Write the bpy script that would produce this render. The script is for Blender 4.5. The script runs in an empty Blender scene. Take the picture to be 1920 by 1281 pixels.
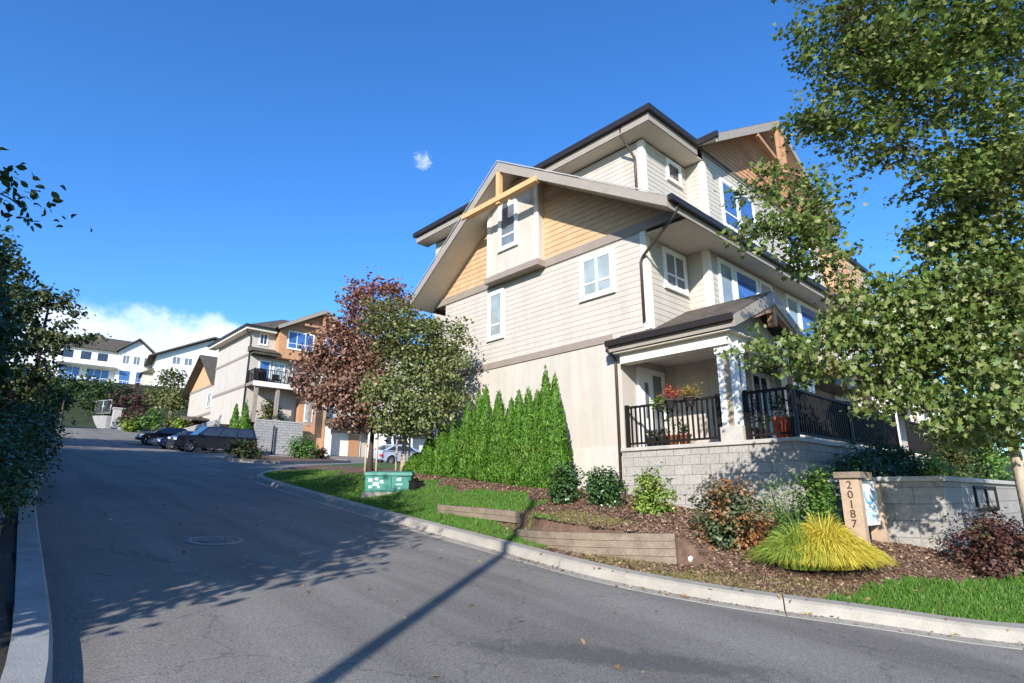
import bpy, math, random
import numpy as np
from mathutils import Vector, Matrix
R=math.radians
rng=np.random.default_rng(7); random.seed(7)
S=bpy.context.scene; COL=S.collection
# ---------------------------------------------------------------- camera model
FPX=1098.; TH=math.atan(284/1098.); EYE=1.65; HD=R(43.05)
def ray(x,y):
    a=(x-960)/FPX; b=(640.5-y)/FPX
    up=b*math.cos(TH)+math.sin(TH); fw=math.cos(TH)-b*math.sin(TH)
    return (a*math.cos(HD)+fw*math.sin(HD), -a*math.sin(HD)+fw*math.cos(HD), up)
def at(x,y,D=None,X=None,Y=None):
    r=ray(x,y); k=X/r[0] if X is not None else Y/r[1] if Y is not None else D
    return Vector((r[0]*k,r[1]*k,EYE+r[2]*k))
# ---------------------------------------------------------------- ground shape
G=.096
KP0=[(16,-6.5),(13.2,-3.6),(11.2,-1.4),(9.7,0.1),(8.35,1.35),(7.75,2.5),(7.1,3.7),(6.74,4.9),(6.66,6.0),(6.72,7.5),(6.85,10.5),(7.12,14.4),(7.42,18.0),(7.7,20.6),(8.0,22.2),(8.7,23.8),(9.9,25.7),(12.3,29.2),(15.6,32.4),(19.8,36.0),(27,41.0),(34,44.5)]
def catmull(P,n):
    P=[np.array(p,float) for p in P]; out=[]
    for i in range(len(P)-1):
        p0=P[max(i-1,0)];p1=P[i];p2=P[i+1];p3=P[min(i+2,len(P)-1)]
        for j in range(n):
            t=j/n
            out.append(.5*((2*p1)+(-p0+p2)*t+(2*p0-5*p1+4*p2-p3)*t*t+(-p0+3*p1-3*p2+p3)*t**3))
    out.append(P[-1]); return out
KP=catmull(KP0,3)
def zr(Y):
    Y=np.asarray(Y,float)
    return np.where(Y>80,8.7+.03*(Y-80),np.where(Y>50,4.8+.13*(Y-50),np.where(Y>0,G*Y,np.where(Y>-8,G*Y+.00475*Y*Y,-.464+.02*(Y+8)))))
def sstep(a,b,x):
    t=np.clip((x-a)/(b-a),0,1); return t*t*(3-2*t)
def sdist(X,Y):
    X=np.asarray(X,float);Y=np.asarray(Y,float)
    best=np.full(X.shape,1e9);sg=np.ones(X.shape)
    for (x0,y0),(x1,y1) in zip(KP[:-1],KP[1:]):
        dx,dy=x1-x0,y1-y0;L2=dx*dx+dy*dy
        t=np.clip(((X-x0)*dx+(Y-y0)*dy)/L2,0,1)
        d=np.hypot(X-x0-t*dx,Y-y0-t*dy); c=dx*(Y-y0)-dy*(X-x0)
        m=d<best-1e-9
        best=np.where(m,d,best);sg=np.where(m,np.where(c<0,1.,-1.),sg)
    return best*sg
def lkerb(Y):
    return np.interp(Y,[-10,-2,0,5,11.3,15.5,25,45,80],[-14,-2.5,-.4,.68,1.06,1.33,2.2,4.0,7.0])
TY1,TU1=[4.95,5.2,5.8,6.5,7.2,7.9],[.97,.90,.68,.46,.44,.64]
TY2,TU2=[8.3,9.3,10.6],[1.0,.92,.78]
def bank(u,X,Y):
    A=np.interp(Y,[-6,-1,1.5,3,6.6,8.2,15.5,18,22,27],[.25,.35,.42,.45,.55,.68,.68,.6,.35,.15])
    base=A*sstep(.1,3.0,u)
    w=sstep(4.45,5.0,Y)*(1-sstep(7.5,7.8,Y))
    u1=np.interp(Y,TY1,TU1); stp=np.where(u<u1,.05*u,.42+(A-.42)*sstep(u1+.1,3.0,u))
    w2=sstep(8.1,8.3,Y)*(1-sstep(10.4,10.8,Y))
    u2=np.interp(Y,TY2,TU2); stp2=np.where(u<u2,.16*u,.16*u2+.16+(A-.16*u2-.16)*sstep(u2+.1,3.0,u))
    return base*(1-w)*(1-w2)+stp*w+stp2*w2
def zg(X,Y):
    X=np.asarray(X,float);Y=np.asarray(Y,float)
    u=sdist(X,Y); r=zr(Y)
    right=r+.125+bank(u-.28,X,Y)
    lu=lkerb(Y)-X
    left=r+.12+.5*sstep(.6,4.,lu)
    road=r-.07
    z=np.where(u>.15,right,np.where(lu>.15,left,road))
    far=8.4*sstep(88,106,Y+.25*(X-10))*np.where(X>-60,1,1)
    return z+far
def gz(x,y): return float(zg(np.array([x]),np.array([y]))[0])
def onground(px,py):
    r=ray(px,py); k=np.linspace(2,150,20000)
    d=EYE+r[2]*k-zg(r[0]*k,r[1]*k); i=int(np.argmax(d<0))
    return Vector((r[0]*k[i],r[1]*k[i],float(EYE+r[2]*k[i])))
# ---------------------------------------------------------------- object helpers
ORG={}
def tag(o,label=None,cat=None,group=None,kind=None):
    if label: o['label']=label
    if cat: o['category']=cat
    if group: o['group']=group
    if kind: o['kind']=kind
    return o
def empty(name,loc,label=None,cat=None,group=None,rotz=0):
    o=bpy.data.objects.new(name,None); COL.objects.link(o); o.empty_display_size=.3
    o.location=loc; o.rotation_euler=(0,0,rotz)
    ORG[o.name]=Vector(loc)
    return tag(o,label,cat,group)
def link_mesh(name,me,parent=None,base=None):
    o=bpy.data.objects.new(name,me); COL.objects.link(o)
    if parent is not None:
        o.parent=parent; ORG[o.name]=ORG[parent.name]
    else:
        o.location=base if base is not None else (0,0,0); ORG[o.name]=Vector(o.location)
    return o
class MB:
    def __init__(s): s.v=[]; s.f=[]; s.m=[]; s.sm=[]
    def add(s,vs,fs,mi=0,smooth=False):
        n=len(s.v); s.v+= [tuple(v) for v in vs]
        for f in fs: s.f.append([i+n for i in f]); s.m.append(mi); s.sm.append(smooth)
        return s
    def box(s,x0,y0,z0,x1,y1,z1,mi=0):
        x0,x1=min(x0,x1),max(x0,x1);y0,y1=min(y0,y1),max(y0,y1);z0,z1=min(z0,z1),max(z0,z1)
        v=[(x0,y0,z0),(x1,y0,z0),(x1,y1,z0),(x0,y1,z0),(x0,y0,z1),(x1,y0,z1),(x1,y1,z1),(x0,y1,z1)]
        return s.add(v,[(3,2,1,0),(4,5,6,7),(0,1,5,4),(1,2,6,5),(2,3,7,6),(3,0,4,7)],mi)
    def hexa(s,v,mi=0): return s.add(v,[(3,2,1,0),(4,5,6,7),(0,1,5,4),(1,2,6,5),(2,3,7,6),(3,0,4,7)],mi)
    def quad(s,a,b,c,d,mi=0): return s.add([a,b,c,d],[(0,1,2,3)],mi)
    def prism(s,poly,axis,a0,a1,mi=0):
        # poly: 2-D points; axis X: (y,z), Y: (x,z), Z: (x,y)
        def P(p,a): return (a,p[0],p[1]) if axis=='X' else (p[0],a,p[1]) if axis=='Y' else (p[0],p[1],a)
        n=len(poly); v=[P(p,a0) for p in poly]+[P(p,a1) for p in poly]
        ar=sum(poly[i][0]*poly[(i+1)%n][1]-poly[(i+1)%n][0]*poly[i][1] for i in range(n))
        fs=[tuple(range(n))[::-1],tuple(range(n,2*n))]+[(i,(i+1)%n,n+(i+1)%n,n+i) for i in range(n)]
        flip=(ar<0)!=(axis=='Y')
        if flip: fs=[f[::-1] for f in fs]
        if a1<a0: fs=[f[::-1] for f in fs]
        return s.add(v,fs,mi)
    def bar(s,p,q,w,h=None,mi=0,upv=(0,0,1)):
        h=h or w; p=Vector(p);q=Vector(q);d=(q-p).normalized();u=Vector(upv)
        if abs(d.dot(u))>.98: u=Vector((0,1,0))
        a=d.cross(u).normalized()*w/2; b=a.cross(d).normalized()*h/2
        v=[p-a-b,p+a-b,p+a+b,p-a+b,q-a-b,q+a-b,q+a+b,q-a+b]
        return s.add(v,[(0,1,2,3),(7,6,5,4),(4,5,1,0),(5,6,2,1),(6,7,3,2),(7,4,0,3)],mi)
    def tube(s,pts,rad,n=8,mi=0,cap=True,smooth=True):
        pts=[Vector(p) for p in pts]
        if not hasattr(rad,'__len__'): rad=[rad]*len(pts)
        base=len(s.v); ref=Vector((.31,.95,.05))
        for i,p in enumerate(pts):
            d=(pts[min(i+1,len(pts)-1)]-pts[max(i-1,0)]).normalized()
            a=d.cross(ref); a=a.normalized() if a.length>.05 else d.cross(Vector((1,0,0))).normalized()
            b=d.cross(a)
            for k in range(n):
                t=2*math.pi*k/n; s.v.append(tuple(p+(a*math.cos(t)+b*math.sin(t))*rad[i]))
        for i in range(len(pts)-1):
            for k in range(n):
                s.f.append([base+i*n+k,base+i*n+(k+1)%n,base+(i+1)*n+(k+1)%n,base+(i+1)*n+k][::-1]); s.m.append(mi); s.sm.append(smooth)
        if cap:
            s.f.append([base+k for k in range(n)]); s.m.append(mi); s.sm.append(False)
            e=base+(len(pts)-1)*n
            s.f.append([e+k for k in range(n)][::-1]); s.m.append(mi); s.sm.append(False)
        return s
    def lathe(s,c,prof,n=16,mi=0,axis='Z'):
        base=len(s.v)
        for r,z in prof:
            for k in range(n):
                t=2*math.pi*k/n
                if axis=='Z': s.v.append((c[0]+r*math.cos(t),c[1]+r*math.sin(t),c[2]+z))
                else: s.v.append((c[0]+r*math.cos(t),c[1]+z,c[2]+r*math.sin(t)))
        for i in range(len(prof)-1):
            for k in range(n):
                f=[base+i*n+k,base+i*n+(k+1)%n,base+(i+1)*n+(k+1)%n,base+(i+1)*n+k]
                s.f.append(f if axis=='Z' else f[::-1]); s.m.append(mi); s.sm.append(True)
        return s
    def build(s,name,mats,parent=None,base=None,bevel=0):
        if not isinstance(mats,(list,tuple)): mats=[mats]
        org=ORG[parent.name] if parent is not None else Vector(base) if base is not None else Vector((0,0,0))
        me=bpy.data.meshes.new(name)
        me.from_pydata([(v[0]-org.x,v[1]-org.y,v[2]-org.z) for v in s.v],[],s.f)
        for m in mats: me.materials.append(m)
        me.polygons.foreach_set('material_index',s.m); me.polygons.foreach_set('use_smooth',s.sm)
        me.update()
        o=link_mesh(name,me,parent,org)
        if bevel:
            b=o.modifiers.new('bevel','BEVEL'); b.width=bevel; b.segments=2; b.limit_method='ANGLE'; b.angle_limit=R(35)
        return o
def np_mesh(name,V,k,mat,parent=None,base=None,smooth=False):
    """V: (N,k,3) separate k-gons"""
    N=len(V); org=np.array(ORG[parent.name]) if parent is not None else np.array(base if base is not None else (0,0,0),float)
    me=bpy.data.meshes.new(name)
    me.vertices.add(N*k); me.vertices.foreach_set('co',(V.reshape(-1,3)-org).astype(np.float32).ravel())
    me.loops.add(N*k); me.loops.foreach_set('vertex_index',np.arange(N*k,dtype=np.int32))
    me.polygons.add(N); me.polygons.foreach_set('loop_start',np.arange(0,N*k,k,dtype=np.int32))
    me.update(calc_edges=True); me.materials.append(mat)
    return link_mesh(name,me,parent,Vector(org))
def copy_tree(o,parent=None):
    c=o.copy(); COL.objects.link(c)
    if parent is not None: c.parent=parent
    for ch in list(o.children): copy_tree(ch,c)
    return c
# ---------------------------------------------------------------- materials
class NT:
    def __init__(s,m): s.t=m.node_tree; s.n=s.t.nodes; s.l=s.t.links
    def add(s,ty,**kw):
        n=s.n.new(ty)
        for k,v in kw.items(): setattr(n,k,v)
        return n
    def link(s,a,b): s.l.new(a,b)
def newmat(name):
    m=bpy.data.materials.new(name); m.use_nodes=True; t=NT(m)
    b=m.node_tree.nodes['Principled BSDF']; return m,t,b
def ramp(t,stops,fac):
    r=t.add('ShaderNodeValToRGB'); e=r.color_ramp.elements
    while len(e)<len(stops): e.new(.5)
    for el,(p,c) in zip(e,stops): el.position=p; el.color=(*c,1)
    t.link(fac,r.inputs[0]); return r
def sc(c,f): return tuple(min(1,x*f) for x in c)
def pm(name,col,rough=.75,var=.18,scale=3.,bump=.15,bscale=60.,spec=.3,metal=0,coat=0,fine=0.):
    m,t,b=newmat(name)
    tc=t.add('ShaderNodeTexCoord')
    n=t.add('ShaderNodeTexNoise'); n.inputs['Scale'].default_value=scale; n.inputs['Detail'].default_value=6; n.inputs['Roughness'].default_value=.65
    t.link(tc.outputs['Object'],n.inputs['Vector'])
    r=ramp(t,[(.28,sc(col,1-var)),(.72,sc(col,1+var))],n.outputs['Fac'])
    cout=r.outputs[0]
    n2=t.add('ShaderNodeTexNoise'); n2.inputs['Scale'].default_value=bscale; n2.inputs['Detail'].default_value=4
    t.link(tc.outputs['Object'],n2.inputs['Vector'])
    if fine:
        r2=ramp(t,[(.3,(1-fine,)*3),(.7,(1+0*fine,)*3)],n2.outputs['Fac'])
        mx=t.add('ShaderNodeMix',data_type='RGBA',blend_type='MULTIPLY'); mx.inputs['Factor'].default_value=1
        t.link(cout,mx.inputs['A']); t.link(r2.outputs[0],mx.inputs['B']); cout=mx.outputs['Result']
    t.link(cout,b.inputs['Base Color'])
    if bump:
        bp=t.add('ShaderNodeBump'); bp.inputs['Strength'].default_value=bump; bp.inputs['Distance'].default_value=.02
        t.link(n2.outputs['Fac'],bp.inputs['Height']); t.link(bp.outputs[0],b.inputs['Normal'])
    b.inputs['Roughness'].default_value=rough; b.inputs['Specular IOR Level'].default_value=spec; b.inputs['Metallic'].default_value=metal
    if coat: b.inputs['Coat Weight'].default_value=coat; b.inputs['Coat Roughness'].default_value=.05
    return m
def brickmat(name,c1,c2,mortar,w,h,ms=.012,bump=.6,rough=.85,var=.25,offset=.5,vert=False,bias=0.):
    m,t,b=newmat(name); tc=t.add('ShaderNodeTexCoord'); sp=t.add('ShaderNodeSeparateXYZ'); t.link(tc.outputs['Object'],sp.inputs[0])
    ad=t.add('ShaderNodeMath',operation='ADD'); t.link(sp.outputs['X'],ad.inputs[0]); t.link(sp.outputs['Y'],ad.inputs[1])
    cb=t.add('ShaderNodeCombineXYZ')
    if vert: t.link(sp.outputs['X'],cb.inputs['X']); t.link(sp.outputs['Y'],cb.inputs['Y'])
    else: t.link(ad.outputs[0],cb.inputs['X']); t.link(sp.outputs['Z'],cb.inputs['Y'])
    br=t.add('ShaderNodeTexBrick'); br.offset=offset
    br.inputs['Scale'].default_value=1; br.inputs['Brick Width'].default_value=w; br.inputs['Row Height'].default_value=h
    br.inputs['Mortar Size'].default_value=ms; br.inputs['Mortar Smooth'].default_value=.3; br.inputs['Bias'].default_value=bias
    br.inputs['Color1'].default_value=(*c1,1); br.inputs['Color2'].default_value=(*c2,1); br.inputs['Mortar'].default_value=(*mortar,1)
    t.link(cb.outputs[0],br.inputs['Vector'])
    n=t.add('ShaderNodeTexNoise'); n.inputs['Scale'].default_value=14; n.inputs['Detail'].default_value=8; n.inputs['Roughness'].default_value=.7
    t.link(tc.outputs['Object'],n.inputs['Vector'])
    r=ramp(t,[(.25,(1-var,)*3),(.75,(1,1,1))],n.outputs['Fac'])
    mx=t.add('ShaderNodeMix',data_type='RGBA',blend_type='MULTIPLY'); mx.inputs['Factor'].default_value=1
    t.link(br.outputs['Color'],mx.inputs['A']); t.link(r.outputs[0],mx.inputs['B']); t.link(mx.outputs['Result'],b.inputs['Base Color'])
    mt=t.add('ShaderNodeMath',operation='MULTIPLY_ADD'); t.link(br.outputs['Fac'],mt.inputs[0]); mt.inputs[1].default_value=-1.; t.link(n.outputs['Fac'],mt.inputs[2])
    bp=t.add('ShaderNodeBump'); bp.inputs['Strength'].default_value=bump; bp.inputs['Distance'].default_value=.015
    t.link(mt.outputs[0],bp.inputs['Height']); t.link(bp.outputs[0],b.inputs['Normal'])
    b.inputs['Roughness'].default_value=rough; b.inputs['Specular IOR Level'].default_value=.25
    return m
def fm(name,stops,transl=.35,rough=.5,patch=None,pscale=1.2,spec=.35):
    """leaf material: colour differs from leaf to leaf, optional second pigment in drifts of the crown"""
    m,t,b=newmat(name); ge=t.add('ShaderNodeNewGeometry')
    r=ramp(t,stops,ge.outputs['Random Per Island']); cout=r.outputs[0]
    if patch:
        tc=t.add('ShaderNodeTexCoord'); n=t.add('ShaderNodeTexNoise'); n.inputs['Scale'].default_value=pscale; n.inputs['Detail'].default_value=3
        t.link(tc.outputs['Object'],n.inputs['Vector'])
        fac=n.outputs['Fac']
        if len(patch)>3:      # patch=(stops, lo, hi, zweight, z0): autumn colour starts at the crown's top
            sp=t.add('ShaderNodeSeparateXYZ'); t.link(tc.outputs['Object'],sp.inputs[0])
            ma=t.add('ShaderNodeMath',operation='MULTIPLY_ADD'); t.link(sp.outputs['Z'],ma.inputs[0]); ma.inputs[1].default_value=patch[3]; ma.inputs[2].default_value=-patch[3]*patch[4]
            ad=t.add('ShaderNodeMath',operation='ADD'); t.link(ma.outputs[0],ad.inputs[0]); t.link(fac,ad.inputs[1]); fac=ad.outputs[0]
        mr=t.add('ShaderNodeMapRange'); mr.inputs['From Min'].default_value=patch[1]; mr.inputs['From Max'].default_value=patch[2]; t.link(fac,mr.inputs['Value'])
        r2=ramp(t,patch[0],ge.outputs['Random Per Island'])
        mx=t.add('ShaderNodeMix',data_type='RGBA'); t.link(mr.outputs[0],mx.inputs['Factor']); t.link(cout,mx.inputs['A']); t.link(r2.outputs[0],mx.inputs['B']); cout=mx.outputs['Result']
    t.link(cout,b.inputs['Base Color']); b.inputs['Roughness'].default_value=rough; b.inputs['Specular IOR Level'].default_value=spec
    tr=t.add('ShaderNodeBsdfTranslucent'); t.link(cout,tr.inputs['Color'])
    ms=t.add('ShaderNodeMixShader'); ms.inputs[0].default_value=transl
    t.link(b.outputs[0],ms.inputs[1]); t.link(tr.outputs[0],ms.inputs[2])
    t.link(ms.outputs[0],t.n['Material Output'].inputs['Surface'])
    return m
def glass(name,col,rough=.06,spec=.6,blinds=False):
    m,t,b=newmat(name); tc=t.add('ShaderNodeTexCoord')
    n=t.add('ShaderNodeTexNoise'); n.inputs['Scale'].default_value=1.7; t.link(tc.outputs['Object'],n.inputs['Vector'])
    r=ramp(t,[(.3,sc(col,.75)),(.7,sc(col,1.2))],n.outputs['Fac']); co=r.outputs[0]  # mottled tone puts uneven reflections into the pane colour
    if blinds:
        sp=t.add('ShaderNodeSeparateXYZ'); t.link(tc.outputs['Object'],sp.inputs[0]); f=t.add('ShaderNodeMath',operation='MULTIPLY'); f.inputs[1].default_value=16.; t.link(sp.outputs['Z'],f.inputs[0]); fr=t.add('ShaderNodeMath',operation='FRACT'); t.link(f.outputs[0],fr.inputs[0])
        r2=ramp(t,[(0,(.62,)*3),(.3,(1,)*3),(1,(.92,)*3)],fr.outputs[0]); mx=t.add('ShaderNodeMix',data_type='RGBA',blend_type='MULTIPLY'); mx.inputs['Factor'].default_value=1; t.link(co,mx.inputs['A']); t.link(r2.outputs[0],mx.inputs['B']); co=mx.outputs['Result']
    t.link(co,b.inputs['Base Color'])
    b.inputs['Roughness'].default_value=rough; b.inputs['Specular IOR Level'].default_value=spec; b.inputs['Coat Weight'].default_value=.6; b.inputs['Coat Roughness'].default_value=.02
    bp=t.add('ShaderNodeBump'); bp.inputs['Strength'].default_value=.03; t.link(n.outputs['Fac'],bp.inputs['Height']); t.link(bp.outputs[0],b.inputs['Normal'])
    return m
M={}
M['siding']=pm('siding_cream',(.475,.43,.37),.7,.07,1.5,.05,90)
M['stucco']=pm('board_cream',(.49,.44,.375),.75,.06,1.2,.08,120)
def streak(m,amt=.10):
    t=NT(m); b=t.n['Principled BSDF']; src=b.inputs['Base Color'].links[0].from_socket; tc=t.add('ShaderNodeTexCoord')
    v=t.add('ShaderNodeVectorMath',operation='MULTIPLY'); v.inputs[1].default_value=(3.2,3.2,.28); t.link(tc.outputs['Object'],v.inputs[0])
    n=t.add('ShaderNodeTexNoise'); n.inputs['Scale'].default_value=1.; n.inputs['Detail'].default_value=7; n.inputs['Roughness'].default_value=.65; t.link(v.outputs[0],n.inputs['Vector'])
    r=ramp(t,[(.3,(1-amt,1-amt*1.05,1-amt*1.2)),(.55,(1,1,1))],n.outputs['Fac']); mx=t.add('ShaderNodeMix',data_type='RGBA',blend_type='MULTIPLY'); mx.inputs['Factor'].default_value=1
    t.link(src,mx.inputs['A']); t.link(r.outputs[0],mx.inputs['B']); t.link(mx.outputs['Result'],b.inputs['Base Color'])
streak(M['stucco'],.13); streak(M['siding'],.09)
M['sidetan']=pm('shingle_orange',(.51,.325,.18),.75,.12,3,.12,60)
M['sideorange']=pm('shingle_rust',(.47,.25,.13),.75,.15,3,.12,60)
M['trim']=pm('trim_taupe',(.27,.22,.18),.65,.1,3,.06,80)
M['fascia']=pm('fascia_taupe',(.30,.26,.215),.6,.08,3,.05,80)
M['drip']=pm('drip_metal',(.40,.38,.35),.5,.1,4,.02,80)
M['white']=pm('trim_white',(.74,.73,.69),.5,.04,4,.03,80)
M['cream_trim']=pm('trim_cream',(.72,.67,.57),.55,.05,4,.03,80)
M['soffit']=pm('soffit_beige',(.62,.56,.47),.7,.06,3,.05,80)
M['gutter']=pm('gutter_brown',(.022,.017,.015),.45,.2,6,.03,60,spec=.4)
M['spout']=pm('spout_brown',(.05,.036,.028),.45,.2,6,.03,60,spec=.4)
M['roof']=brickmat('roof_shingle',(.15,.125,.095),(.10,.083,.065),(.05,.043,.035),.3,.14,.01,.5,.9,.35,vert=True)
M['timber']=pm('cedar_beam',(.58,.35,.16),.65,.16,7,.15,40)
M['timber_red']=pm('cedar_beam_red',(.40,.215,.115),.65,.16,7,.15,40)
M['black']=pm('rail_black',(.014,.012,.011),.6,.2,8,.02,60,spec=.18)
M['block']=brickmat('split_block',(.48,.445,.395),(.41,.38,.335),(.31,.295,.265),.42,.205,.008,.9,.92,.42)
M['lowblock']=brickmat('low_block',(.45,.415,.365),(.39,.36,.32),(.30,.285,.26),.62,.26,.009,.9,.92,.48)
M['ledge']=brickmat('ledge_stone',(.42,.40,.37),(.34,.33,.31),(.2,.19,.18),.5,.22,.014,.8,.9,.3)
M['conc']=pm('concrete',(.36,.325,.27),.85,.2,2.5,.25,90,fine=.25)
M['conc_d']=pm('concrete_grey',(.33,.33,.32),.85,.2,2,.25,80,fine=.25)
M['cap']=pm('cap_stone',(.46,.43,.38),.85,.16,3,.3,70,fine=.2)
M['bark']=pm('bark',(.20,.15,.11),.9,.35,9,.7,45)
M['bark_pale']=pm('bark_pale',(.40,.33,.24),.85,.3,10,.6,50)
M['bark_dark']=pm('bark_dark',(.07,.055,.045),.9,.3,9,.7,45)
M['oldwood']=pm('weathered_timber',(.25,.195,.14),.85,.3,5,.5,50,fine=.35)
M['stake']=pm('stake_wood',(.50,.40,.27),.8,.2,6,.3,50)
M['gl_pale']=glass('pane_blind',(.33,.38,.37),blinds=True)
M['gl_dark']=glass('pane_dark',(.03,.035,.045))
M['gl_blue']=glass('pane_blue',(.05,.13,.33))  # sky reflection put into the base colour of the glass
M['gl_mid']=glass('pane_grey',(.15,.17,.19))
M['door']=pm('door_white',(.74,.73,.70),.5,.05,3,.03,60)
M['rubber']=pm('tyre_rubber',(.02,.02,.021),.8,.2,10,.2,80)
M['alloy']=pm('alloy',(.5,.5,.52),.35,.1,8,.02,60,metal=.8)
M['redglass']=pm('lens_red',(.5,.03,.03),.2,.1,8,0,60,coat=.5)
M['clearglass']=pm('lens_clear',(.7,.72,.75),.15,.1,8,0,60,coat=.5)
M['steel']=pm('galvanised',(.45,.46,.47),.5,.12,8,.05,80,metal=.6)
# asphalt
def asphalt():
    m,t,b=newmat('asphalt'); tc=t.add('ShaderNodeTexCoord')
    def noise(s,d=6,r=.6):
        n=t.add('ShaderNodeTexNoise'); n.inputs['Scale'].default_value=s; n.inputs['Detail'].default_value=d; n.inputs['Roughness'].default_value=r; t.link(tc.outputs['Object'],n.inputs['Vector']); return n
    a=noise(.35,5); f=noise(70,3,.75); g=noise(28,5,.7)
    r=ramp(t,[(.3,(.225,.206,.180)),(.7,(.29,.266,.234))],a.outputs['Fac'])
    r2=ramp(t,[(.30,(.30,)*3),(.5,(.9,)*3),(.72,(1.25,)*3)],f.outputs['Fac'])
    r3=ramp(t,[(.3,(.78,)*3),(.7,(1,)*3)],g.outputs['Fac'])
    mx=t.add('ShaderNodeMix',data_type='RGBA',blend_type='MULTIPLY'); mx.inputs['Factor'].default_value=1; t.link(r.outputs[0],mx.inputs['A']); t.link(r2.outputs[0],mx.inputs['B'])
    mx2=t.add('ShaderNodeMix',data_type='RGBA',blend_type='MULTIPLY'); mx2.inputs['Factor'].default_value=1; t.link(mx.outputs['Result'],mx2.inputs['A']); t.link(r3.outputs[0],mx2.inputs['B'])
    st=t.add('ShaderNodeVectorMath',operation='MULTIPLY'); st.inputs[1].default_value=(1.5,.09,1); t.link(tc.outputs['Object'],st.inputs[0])
    tw=t.add('ShaderNodeTexNoise'); tw.inputs['Scale'].default_value=1.; tw.inputs['Detail'].default_value=5; t.link(st.outputs[0],tw.inputs['Vector'])
    r5=ramp(t,[(.36,(.80,)*3),(.5,(1,)*3),(.66,(1.12,)*3)],tw.outputs['Fac'])
    mx5=t.add('ShaderNodeMix',data_type='RGBA',blend_type='MULTIPLY'); mx5.inputs['Factor'].default_value=1; t.link(mx2.outputs['Result'],mx5.inputs['A']); t.link(r5.outputs[0],mx5.inputs['B']); mx2=mx5
    # an oil / tyre stain on the surface, with a ragged shape of its own
    mp=t.add('ShaderNodeMapping'); mp.inputs['Location'].default_value=(-4.35,-3.3,0); t.link(tc.outputs['Object'],mp.inputs['Vector'])
    ro=t.add('ShaderNodeVectorRotate',rotation_type='Z_AXIS'); ro.inputs['Angle'].default_value=R(48); t.link(mp.outputs[0],ro.inputs['Vector'])
    s2=t.add('ShaderNodeVectorMath',operation='MULTIPLY'); s2.inputs[1].default_value=(.55,3.1,0); t.link(ro.outputs[0],s2.inputs[0])
    ln=t.add('ShaderNodeVectorMath',operation='LENGTH'); t.link(s2.outputs[0],ln.inputs[0])
    nn=noise(7,6,.75); ma=t.add('ShaderNodeMath',operation='MULTIPLY_ADD'); t.link(nn.outputs['Fac'],ma.inputs[0]); ma.inputs[1].default_value=1.7; t.link(ln.outputs['Value'],ma.inputs[2])
    mr=t.add('ShaderNodeMapRange'); mr.inputs['From Min'].default_value=1.35; mr.inputs['From Max'].default_value=1.75; mr.inputs['To Min'].default_value=.45; mr.inputs['To Max'].default_value=0; t.link(ma.outputs[0],mr.inputs['Value'])
    mx3=t.add('ShaderNodeMix',data_type='RGBA'); t.link(mr.outputs[0],mx3.inputs['Factor']); t.link(mx2.outputs['Result'],mx3.inputs['A']); mx3.inputs['B'].default_value=(.05,.05,.053,1)
    # hairline cracks
    vo=t.add('ShaderNodeTexVoronoi',feature='DISTANCE_TO_EDGE'); vo.inputs['Scale'].default_value=.33
    wob=noise(2.2,4); ad=t.add('ShaderNodeVectorMath',operation='MULTIPLY_ADD'); t.link(wob.outputs['Color'],ad.inputs[0]); ad.inputs[1].default_value=(.9,.9,0); t.link(tc.outputs['Object'],ad.inputs[2]); t.link(ad.outputs[0],vo.inputs['Vector'])
    cr=t.add('ShaderNodeMapRange'); cr.inputs['From Min'].default_value=.0; cr.inputs['From Max'].default_value=.006; cr.inputs['To Min'].default_value=.5; cr.inputs['To Max'].default_value=0; t.link(vo.outputs['Distance'],cr.inputs['Value'])
    mx4=t.add('ShaderNodeMix',data_type='RGBA'); t.link(cr.outputs[0],mx4.inputs['Factor']); t.link(mx3.outputs['Result'],mx4.inputs['A']); mx4.inputs['B'].default_value=(.05,.05,.05,1)
    t.link(mx4.outputs['Result'],b.inputs['Base Color'])
    bp=t.add('ShaderNodeBump'); bp.inputs['Strength'].default_value=.5; bp.inputs['Distance'].default_value=.006; t.link(f.outputs['Fac'],bp.inputs['Height']); t.link(bp.outputs[0],b.inputs['Normal'])
    b.inputs['Roughness'].default_value=.9; b.inputs['Specular IOR Level'].default_value=.2
    return m
M['asphalt']=asphalt()
M['mulch']=pm('bark_mulch',(.20,.12,.078),.95,.4,6,.8,70,fine=.5)
M['lawnbase']=pm('lawn_soil',(.075,.13,.03),.95,.35,4,.5,60,fine=.4)
M['soil']=pm('soil',(.06,.05,.035),.95,.35,3,.5,40,fine=.4)
M['hill']=pm('hill_scrub',(.022,.032,.013),.95,.5,.4,.5,8)
# foliage
DG=[(0,(.020,.045,.012)),(.5,(.045,.085,.022)),(1,(.095,.14,.035))]
M['f_maple']=fm('leaf_maple_green',[(0,(.065,.10,.018)),(.55,(.135,.20,.036)),(.85,(.235,.29,.075)),(1,(.36,.34,.16))],.35,.42,patch=([(0,(.09,.08,.03)),(.6,(.16,.10,.045)),(1,(.22,.09,.06))],.60,.80),pscale=1.1,spec=.5)
M['f_maple_olive']=fm('leaf_maple_olive',[(0,(.06,.10,.026)),(.5,(.155,.19,.055)),(1,(.36,.35,.16))],.35,.45,patch=([(0,(.16,.07,.04)),(.6,(.30,.13,.075)),(1,(.42,.22,.13))],.70,1.05,.11,3.0),pscale=1.4)
M['f_maple_red']=fm('leaf_maple_red',[(0,(.12,.06,.045)),(.5,(.25,.13,.085)),(1,(.44,.28,.20))],.35,.45,patch=([(0,(.19,.065,.045)),(.6,(.33,.115,.08)),(1,(.46,.23,.15))],.58,.95,.12,3.2),pscale=1.2)
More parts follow.
